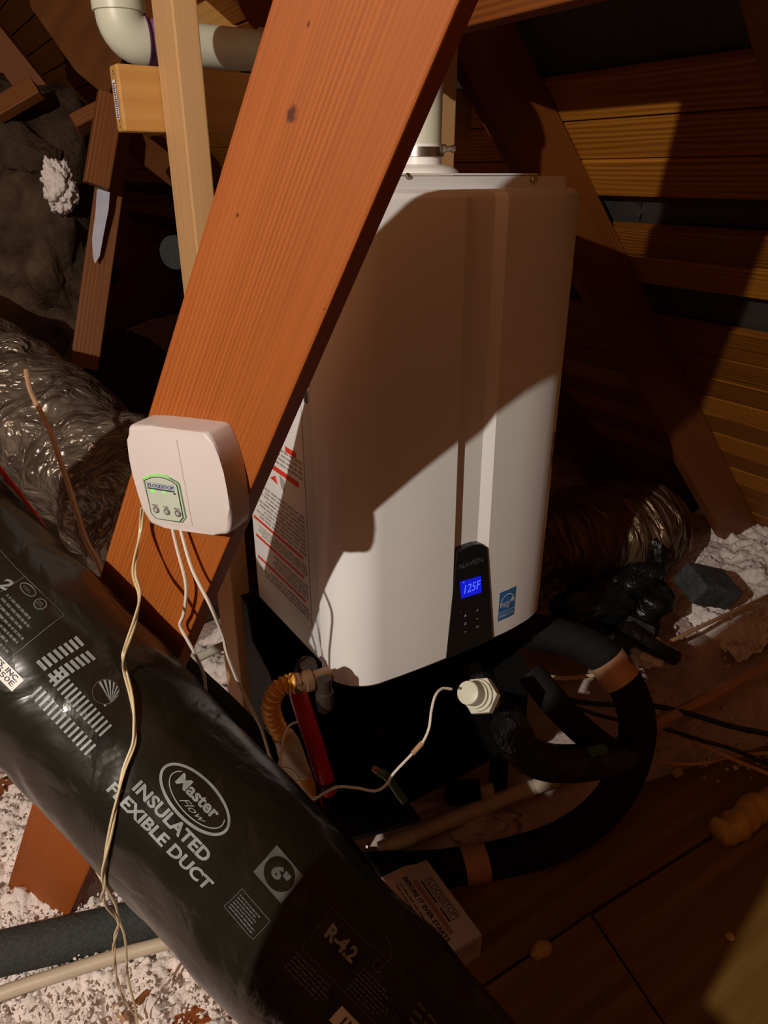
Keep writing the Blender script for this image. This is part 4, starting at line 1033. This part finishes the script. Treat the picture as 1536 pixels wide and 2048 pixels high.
ICF = np.array([(0, 11, 5), (0, 5, 1), (0, 1, 7), (0, 7, 10), (0, 10, 11), (1, 5, 9), (5, 11, 4), (11, 10, 2), (10, 7, 6), (7, 1, 8), (3, 9, 4), (3, 4, 2), (3, 2, 6), (3, 6, 8), (3, 8, 9), (4, 9, 5), (2, 4, 11), (6, 2, 10), (8, 6, 7), (9, 8, 1)])
def clumps(name, centres, rmin, rmax, mat, label, cat='insulation'):
    c = np.array([tuple(p) for p in centres]); n = len(c)
    r = NP.uniform(rmin, rmax, (n, 1, 1)); jit = NP.uniform(.45, 1.5, (n, 12, 1)); sq = NP.uniform(.4, 1.6, (n, 1, 3))
    V = (c[:, None, :] + ICO[None] * r * jit * sq).reshape(-1, 3); Fc = (ICF[None] + (np.arange(n) * 12)[:, None, None]).reshape(-1, 3)
    me = bpy.data.meshes.new(name); me.vertices.add(len(V)); me.vertices.foreach_set('co', V.ravel())
    me.loops.add(Fc.size); me.loops.foreach_set('vertex_index', Fc.ravel().astype(np.int32))
    me.polygons.add(len(Fc)); me.polygons.foreach_set('loop_start', np.arange(0, Fc.size, 3, dtype=np.int32)); me.polygons.foreach_set('loop_total', np.full(len(Fc), 3, dtype=np.int32))
    me.update(calc_edges=True); me.validate(); me.materials.append(mat)
    me.polygons.foreach_set('use_smooth', [True] * len(me.polygons))
    o = bpy.data.objects.new(name, me); link(o); return tag(o, label, cat, kind='stuff')
def scatter(px, n, zoff=(0, .02), lump=.5):
    (u0, v0, u1, v1) = px; out = []
    while len(out) < n:
        u, v = RND.uniform(u0, u1), RND.uniform(v0, v1); p = PZ(u, v, .02); p = PZ(u, v, hgt(p.x, p.y))
        k = noise.noise(Vector((p.x * 14, p.y * 14, 1)))
        if k < -.25 and RND.random() < lump: continue
        out.append(p + Vector((RND.uniform(-.01, .01), RND.uniform(-.01, .01), RND.uniform(*zoff) + max(0, k) * .03)))
    return out
def woolbed(name, x0, x1, y0, y1, step, s1, a1, s2, a2, zo, mat, label, fade=.05):
    nx_, ny_ = int((x1 - x0) / step), int((y1 - y0) / step); vs = []; fs = []
    for j in range(ny_ + 1):
        for i in range(nx_ + 1):
            x, y = x0 + i * step, y0 + j * step
            q = Vector((x, y, 0)) + noise.noise_vector(Vector((x * 22, y * 22, 4))) * .010
            d1 = noise.voronoi(q * s1)[0][0]; d2 = noise.voronoi(Vector((q.x * s2, q.y * s2, d1)))[0][0]
            k = noise.noise(Vector((x * 13, y * 13, 1)))
            e = min(1, min(i, nx_ - i, j, ny_ - j) * step / fade)
            z = hgt(x, y) + zo + (a1 * (1 - 1.3 * d1) + a2 * (1 - 1.4 * d2) + .022 * k + .004 * noise.noise(Vector((x * 160, y * 160, 2)))) - (1 - e) * .06
            vs.append(Vector((x, y, z)) + noise.noise_vector(Vector((x * 70, y * 70, 9))) * .004)
    for j in range(ny_):
        for i in range(nx_): fs.append([j * (nx_ + 1) + i, j * (nx_ + 1) + i + 1, (j + 1) * (nx_ + 1) + i + 1, (j + 1) * (nx_ + 1) + i])
    return tag(mk(name, vs, fs, mat, smooth='all', origin=Vector((x0, y0, 0))), label, 'insulation', kind='stuff')
woolbed('loose_wool', -.42, .47, .60, 1.80, .0038, 24, .034, 62, .017, .012, M['woolbed'], 'white fluffy blown insulation heaped at the lower left', fade=.03)
woolbed('loose_wool', .44, .84, 1.16, 1.85, .006, 24, .028, 62, .014, .012, M['woolbed'], 'white insulation seen between the black duct and the stand', fade=.03)
woolbed('loose_wool', 1.72, 2.45, .86, 1.50, .006, 30, .018, 80, .012, .045, M['woolbed'], 'white insulation patch at the foot of the reddish rafter')
clumps('wool_fluff', [p for p in scatter((-120, 1560, 480, 2150), 2600, zoff=(.022, .044))], .0014, .0040, M['wool'], 'loose white wool flecks on the insulation at the lower left')
clumps('loose_wool', scatter((1240, 1180, 1620, 1560), 500, lump=.9), .002, .006, M['woolpink'], 'pink insulation tufts around the cables at the right')
tag(blob('insulation_piece', PZ(880, 1590, .03), (.09, .05, .035), M['woolpink'], .5, 2.5, 11, 4), 'torn piece of pink insulation beside the black pipe stub', 'insulation')
tag(blob('insulation_piece', PZ(960, 1650, .02), (.08, .06, .025), M['woolpink'], .5, 2.5, 12, 4), 'flat piece of pink insulation below the tan drain pipe', 'insulation')

# ================================================================== LEFT BACKGROUND
fd = [P(-260, 640, 1.80), P(-120, 710, 1.76), P(0, 790, 1.72), P(110, 865, 1.68), P(210, 950, 1.64), P(300, 1050, 1.62), P(360, 1130, 1.62)]
path = spline(fd, 10)
vs, fs = tubegeo(path, lambda t, g: .150 + .007 * math.sin(t * 60 + 2 * math.sin(g)) + .022 * noise.noise(Vector((t * 9, math.cos(g) * 2, math.sin(g) * 2))) + .010 * noise.noise(Vector((t * 34, math.cos(g) * 3, math.sin(g) * 3))), 64)
o = mk('film_duct', vs, fs, M['clearfilm'], smooth='all'); tag(o, 'large duct wrapped in wrinkled shiny silver film at the left', 'duct')
dwire('red_wire', [P(-60, 860, 1.02), P(0, 938, 1.0), P(60, 1015, .98), P(118, 1098, .97), P(160, 1160, .97)], .0032, M['red'], 'thin red wire running along the top of the black duct at the far left')
wA = board('truss_web', P(238, 235, 1.98), P(168, 735, 2.02), .072, .038, AR + AF * .45, M['web'])
tag(wA, 'upright old timber web with a pale smear behind the pine stud', 'timber')
q0, q1 = P(214, 372, 1.955), P(196, 530, 1.965)
fl = Flat(); pts = [(0, -.011), (.1, -.018), (.35, -.014), (.7, -.013), (.92, -.004), (1, .003), (.9, .012), (.6, .014), (.3, .017), (.08, .014)]
wd_ = (AR + AF * .45).normalized()
fl.poly(pts); sm = fl.build('paint_smear', lambda a_, b_: P(214, 372, 1.945).lerp(P(191, 530, 1.975), a_) + wd_ * b_ - AF * .012, M['bluegrey'], None)
wb = sm.location.copy(); sm.parent = wA; sm.matrix_parent_inverse = (wA.matrix_basis).inverted()
tag(board('truss_block', P(222, 190, 1.84), P(192, 372, 1.88), .06, .045, AR + AF * .6, M['web']), 'short sawn off timber block hanging below the end of the crosspiece', 'timber')
tag(board('truss_block', P(150, 252, 2.1), P(228, 212, 2.12), .04, .06, AU, M['web']), 'small pale timber offcut lying left of the crosspiece end', 'timber')
o = prism('plywood_gusset', [P(u, v, 2.5) for u, v in ((40, -120), (290, -120), (265, 60), (215, 195), (150, 140), (62, 15))], AF * .015, M['plyroof'])
tag(o, 'brown plywood panel behind the white elbow at the top left', 'plywood')
tag(board('truss_web', P(380, 70, 2.05), P(560, -30, 2.1), .10, .038, AU, M['pine2']), 'yellow timber slanting above the white vent pipe', 'timber')
tag(board('truss_web', P(-60, 20, 2.4), P(190, 330, 2.6), .10, .038, AR, M['web']), 'dark timber slanting down at the top left corner', 'timber')
tag(board('truss_web', P(-80, 110, 2.5), P(110, 330, 2.7), .10, .038, AR, M['web']), 'second dark slanting timber below the top left corner', 'timber')
tag(board('truss_web', P(250, 270, 3.0), P(470, 440, 2.9), .10, .038, AU, M['web']), 'dim slanting timber seen between the stud and the old web', 'timber')
tag(board('truss_block', P(-10, 225, 2.2), P(75, 175, 2.2), .055, .04, AU, M['web']), 'dusty timber offcut at the left edge above the insulation heap', 'timber')
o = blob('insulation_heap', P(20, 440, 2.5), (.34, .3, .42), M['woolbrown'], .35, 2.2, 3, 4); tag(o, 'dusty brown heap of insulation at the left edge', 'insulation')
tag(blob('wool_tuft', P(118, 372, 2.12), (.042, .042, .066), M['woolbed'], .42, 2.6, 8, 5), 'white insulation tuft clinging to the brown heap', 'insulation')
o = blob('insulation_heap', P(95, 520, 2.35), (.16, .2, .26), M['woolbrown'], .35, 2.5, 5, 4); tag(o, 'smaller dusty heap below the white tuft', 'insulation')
t = thing('pipe_stub', P(360, 510, 2.2), 'dim grey round pipe end left of the pine stud', 'pipe')
lathe('tube', P(350, 505, 2.15), P(420, 495, 2.4) - P(350, 505, 2.15), [(0, .048), (.3, .048)], M['foamgrey'], t, k=22)
# beam end wedge at the top
tag(board('purlin', (.809, -.7, 1.566), (.809, 1.15, 1.566), .14, .038, (0, 0, 1), M['rafter']), 'orange lit timber crossing above the heater at the top edge', 'timber')
# unseen post added to cast the camera holder's shadow on the floor at the right
blocker = thing('shadow_blocker', (-.1, .23, 0), 'added out-of-view shadow-casting post with a cross block standing left of the camera', 'blocker')
prism('upright', [(-.119, y_, z_) for y_, z_ in ((.130, -.02), (.365, -.02), (.355, 1.0), (.325, 1.11), (.25, 1.26), (.215, 1.32), (.130, 1.32))], (.038, 0, 0), M['web'], blocker, bev=.002)  # main slab of the added blocker, outlined to give the shadow's edges
board('blocker_bar', (-.140, -.35, .82), (-.140, .32, .82), .14, .038, (0, 0, 1), M['web'], blocker)
# lower left bits
t = tube('white_rod', [PY(355, 1335, 1.33), PY(420, 1304, 1.35), PY(490, 1272, 1.37)], .0105, M['pvc'], None, k=12, smooth_path=False); tag(t, 'white plastic rod lying behind the brace foot', 'rod')
tag(tube('wood_stick', [PZ(372, 1905, .045), PZ(262, 2018, .04)], .006, M['web'], None, k=6, smooth_path=False), 'thin brown stick below the cream pipe', 'stick')
tag(tube('wood_stick', [PZ(232, 2012, .04), PZ(262, 2060, .04)], .007, M['wirebrown'], None, k=6, smooth_path=False), 'short tan stick at the bottom edge by the wires', 'stick')
tag(board('floor_joist', PZ(360, 2030, .0), PZ(560, 2020, .0), .12, .05, AF, M['beam']), 'red-brown joist showing below the duct at the bottom edge', 'timber')
tag(board('wood_offcut', PZ(-30, 1590, .03), PZ(38, 1556, .03), .06, .04, AF, M['web']), 'small brown timber offcut at the left edge under the duct', 'timber')

# ================================================================== RIGHT BACKGROUND
rd = [P(980, 1125, 2.0), P(1080, 1098, 2.0), P(1160, 1082, 2.02), P(1225, 1072, 2.07), P(1262, 1066, 2.16), P(1278, 1058, 2.3), P(1282, 1048, 2.5)]
path = spline(rd, 12)
vs, fs = tubegeo(path, lambda t, g: .148 + .007 * math.sin(t * 75) + .014 * noise.noise(Vector((t * 11, math.cos(g) * 2, math.sin(g) * 2))), 56)
o = mk('foil_duct', vs, fs, M['foil'], smooth='all'); tag(o, 'silver foil duct with rippled shiny wrap behind the heater', 'duct')
o = blob('plastic_sheet', P(1255, 1190, 1.95), (.10, .11, .11), M['crumple'], .5, 1.8, 2, 4); tag(o, 'crumpled black plastic lump below the foil duct', 'plastic')
o = blob('plastic_sheet', P(1298, 1125, 2.0), (.055, .05, .09), M['crumple'], .4, 1.6, 6, 4); tag(o, 'upright black plastic wrap standing against the foil duct', 'plastic')
o = blob('plastic_sheet', P(1190, 1215, 1.85), (.12, .07, .06), M['crumple'], .4, 1.8, 9, 4); tag(o, 'flat black plastic wrap beside the right edge of the heater', 'plastic')
def block(name, c, sz, rot, mat, label, cat):
    bm = bmesh.new(); bmesh.ops.create_cube(bm, size=1); R = Matrix.Rotation(rot[2], 3, 'Z') @ Matrix.Rotation(rot[1], 3, 'Y') @ Matrix.Rotation(rot[0], 3, 'X')
    for v in bm.verts: v.co = Vector([v.co[i] * sz[i] for i in range(3)])
    bmesh.ops.bevel(bm, geom=list(bm.edges), offset=min(sz) * .12, segments=2, affect='EDGES', profile=.5)
    bmesh.ops.subdivide_edges(bm, edges=list(bm.edges), cuts=2, use_grid_fill=True)
    vs = [Vector(c) + R @ (v.co + Vector((noise.noise(v.co * 30), noise.noise(v.co * 30 + Vector((5, 0, 0))), noise.noise(v.co * 30 + Vector((0, 5, 0))))) * .006) for v in bm.verts]
    bm.verts.index_update(); fs = [[v.index for v in f.verts] for f in bm.faces]; bm.free()
    return tag(mk(name, vs, fs, mat), label, cat)
block('foam_block', P(1415, 1172, 2.0), (.15, .10, .07), (.3, .35, -.2), M['greyblock'], 'grey foam block lying on the white insulation patch', 'block')
block('foam_block', P(1268, 1275, 1.8), (.10, .08, .06), (.2, .2, .5), M['greyblock'], 'small grey foam block beside the thick black hose', 'block')
tag(blob('wool_tuft', P(1300, 1306, 1.76), (.05, .04, .028), M['woolbed'], .4, 2.6, 5, 5), 'white insulation tuft on the small grey block', 'insulation')
t = tube('black_pipe', [P(1240, 1255, 1.72), P(1300, 1290, 1.72), P(1350, 1315, 1.74)], .020, M['crumple'], None, k=12); tag(t, 'short black pipe end beside the small grey block', 'pipe')
W_ = lambda px, z: [PZ(u, v, z) for u, v in px]
dwire('cable', W_(((1240, 1335), (1330, 1288), (1420, 1245), (1536, 1192), (1640, 1140)), .22), .0055, M['tape'], 'straight tan cable running to the right edge below the grey block')
dwire('cable', W_(((1080, 1352), (1140, 1356), (1215, 1346)), .30), .0048, M['wirecream'], 'cream cable end reaching the tan tape band')
dwire('cable', W_(((1120, 1398), (1200, 1408), (1300, 1411), (1380, 1428), (1460, 1452), (1536, 1468), (1640, 1490)), .14), .0068, M['wireblack'], 'upper black cable sagging to the right edge')
dwire('cable', W_(((1120, 1402), (1180, 1425), (1230, 1438), (1330, 1458), (1400, 1480), (1470, 1500), (1560, 1540)), .12), .0050, M['wireblack'], 'lower black cable crossing behind the thick hose')
dwire('cable', W_(((1280, 1432), (1330, 1452), (1390, 1484), (1460, 1516), (1536, 1548), (1620, 1590)), .11), .0042, M['tape'], 'tan cable sloping down to the right edge')
dwire('cable', W_(((1275, 1500), (1310, 1520), (1350, 1528), (1410, 1526), (1470, 1512), (1536, 1506), (1620, 1500)), .09), .0042, M['tape'], 'tan cable curving up across the sloping one')
t = tube('wood_strip', W_(((1300, 1455), (1400, 1405), (1536, 1330), (1640, 1270)), .13), .017, M['tape'], None, k=6); tag(t, 'tan wooden strip half buried in the pink insulation', 'strip')
vs, fs = tubegeo(spline([PZ(1435, 1672, .03), PZ(1470, 1655, .035), PZ(1500, 1625, .035), PZ(1545, 1600, .035), PZ(1620, 1570, .03)], 8), lambda t, g: .033 + .014 * noise.noise(Vector((t * 8, math.cos(g), math.sin(g)))) - .02 * abs(t - .45) ** 2, 16)
tag(mk('spray_foam', vs, fs, M['sprayfoam'], smooth='all'), 'yellow spray foam strip lying along the floor seam', 'foam')
tag(blob('spray_foam', PZ(1082, 1900, .022), (.022, .014, .009), M['sprayfoam'], .3, 2, 1, 3), 'small yellow foam crumb on the seam near the carton', 'foam')
tag(blob('spray_foam', PZ(1354, 1545, .03), (.016, .012, .009), M['sprayfoam'], .3, 2, 2, 3), 'small yellow foam crumb below the crossing tan cables', 'foam')
tag(blob('spray_foam', PZ(1460, 1873, .022), (.009, .008, .005), M['sprayfoam'], .3, 2, 4, 2), 'tiny pale crumb on the floor panel at the lower right', 'foam')
# lower truss pieces in the dark behind the heater
tag(board('truss_web', (1.05, 1.75, .05), (1.45, 1.75, 1.05), .089, .038, (1, 0, -.4), M['rafter']), 'dark truss web standing in the gloom right of the heater', 'timber')
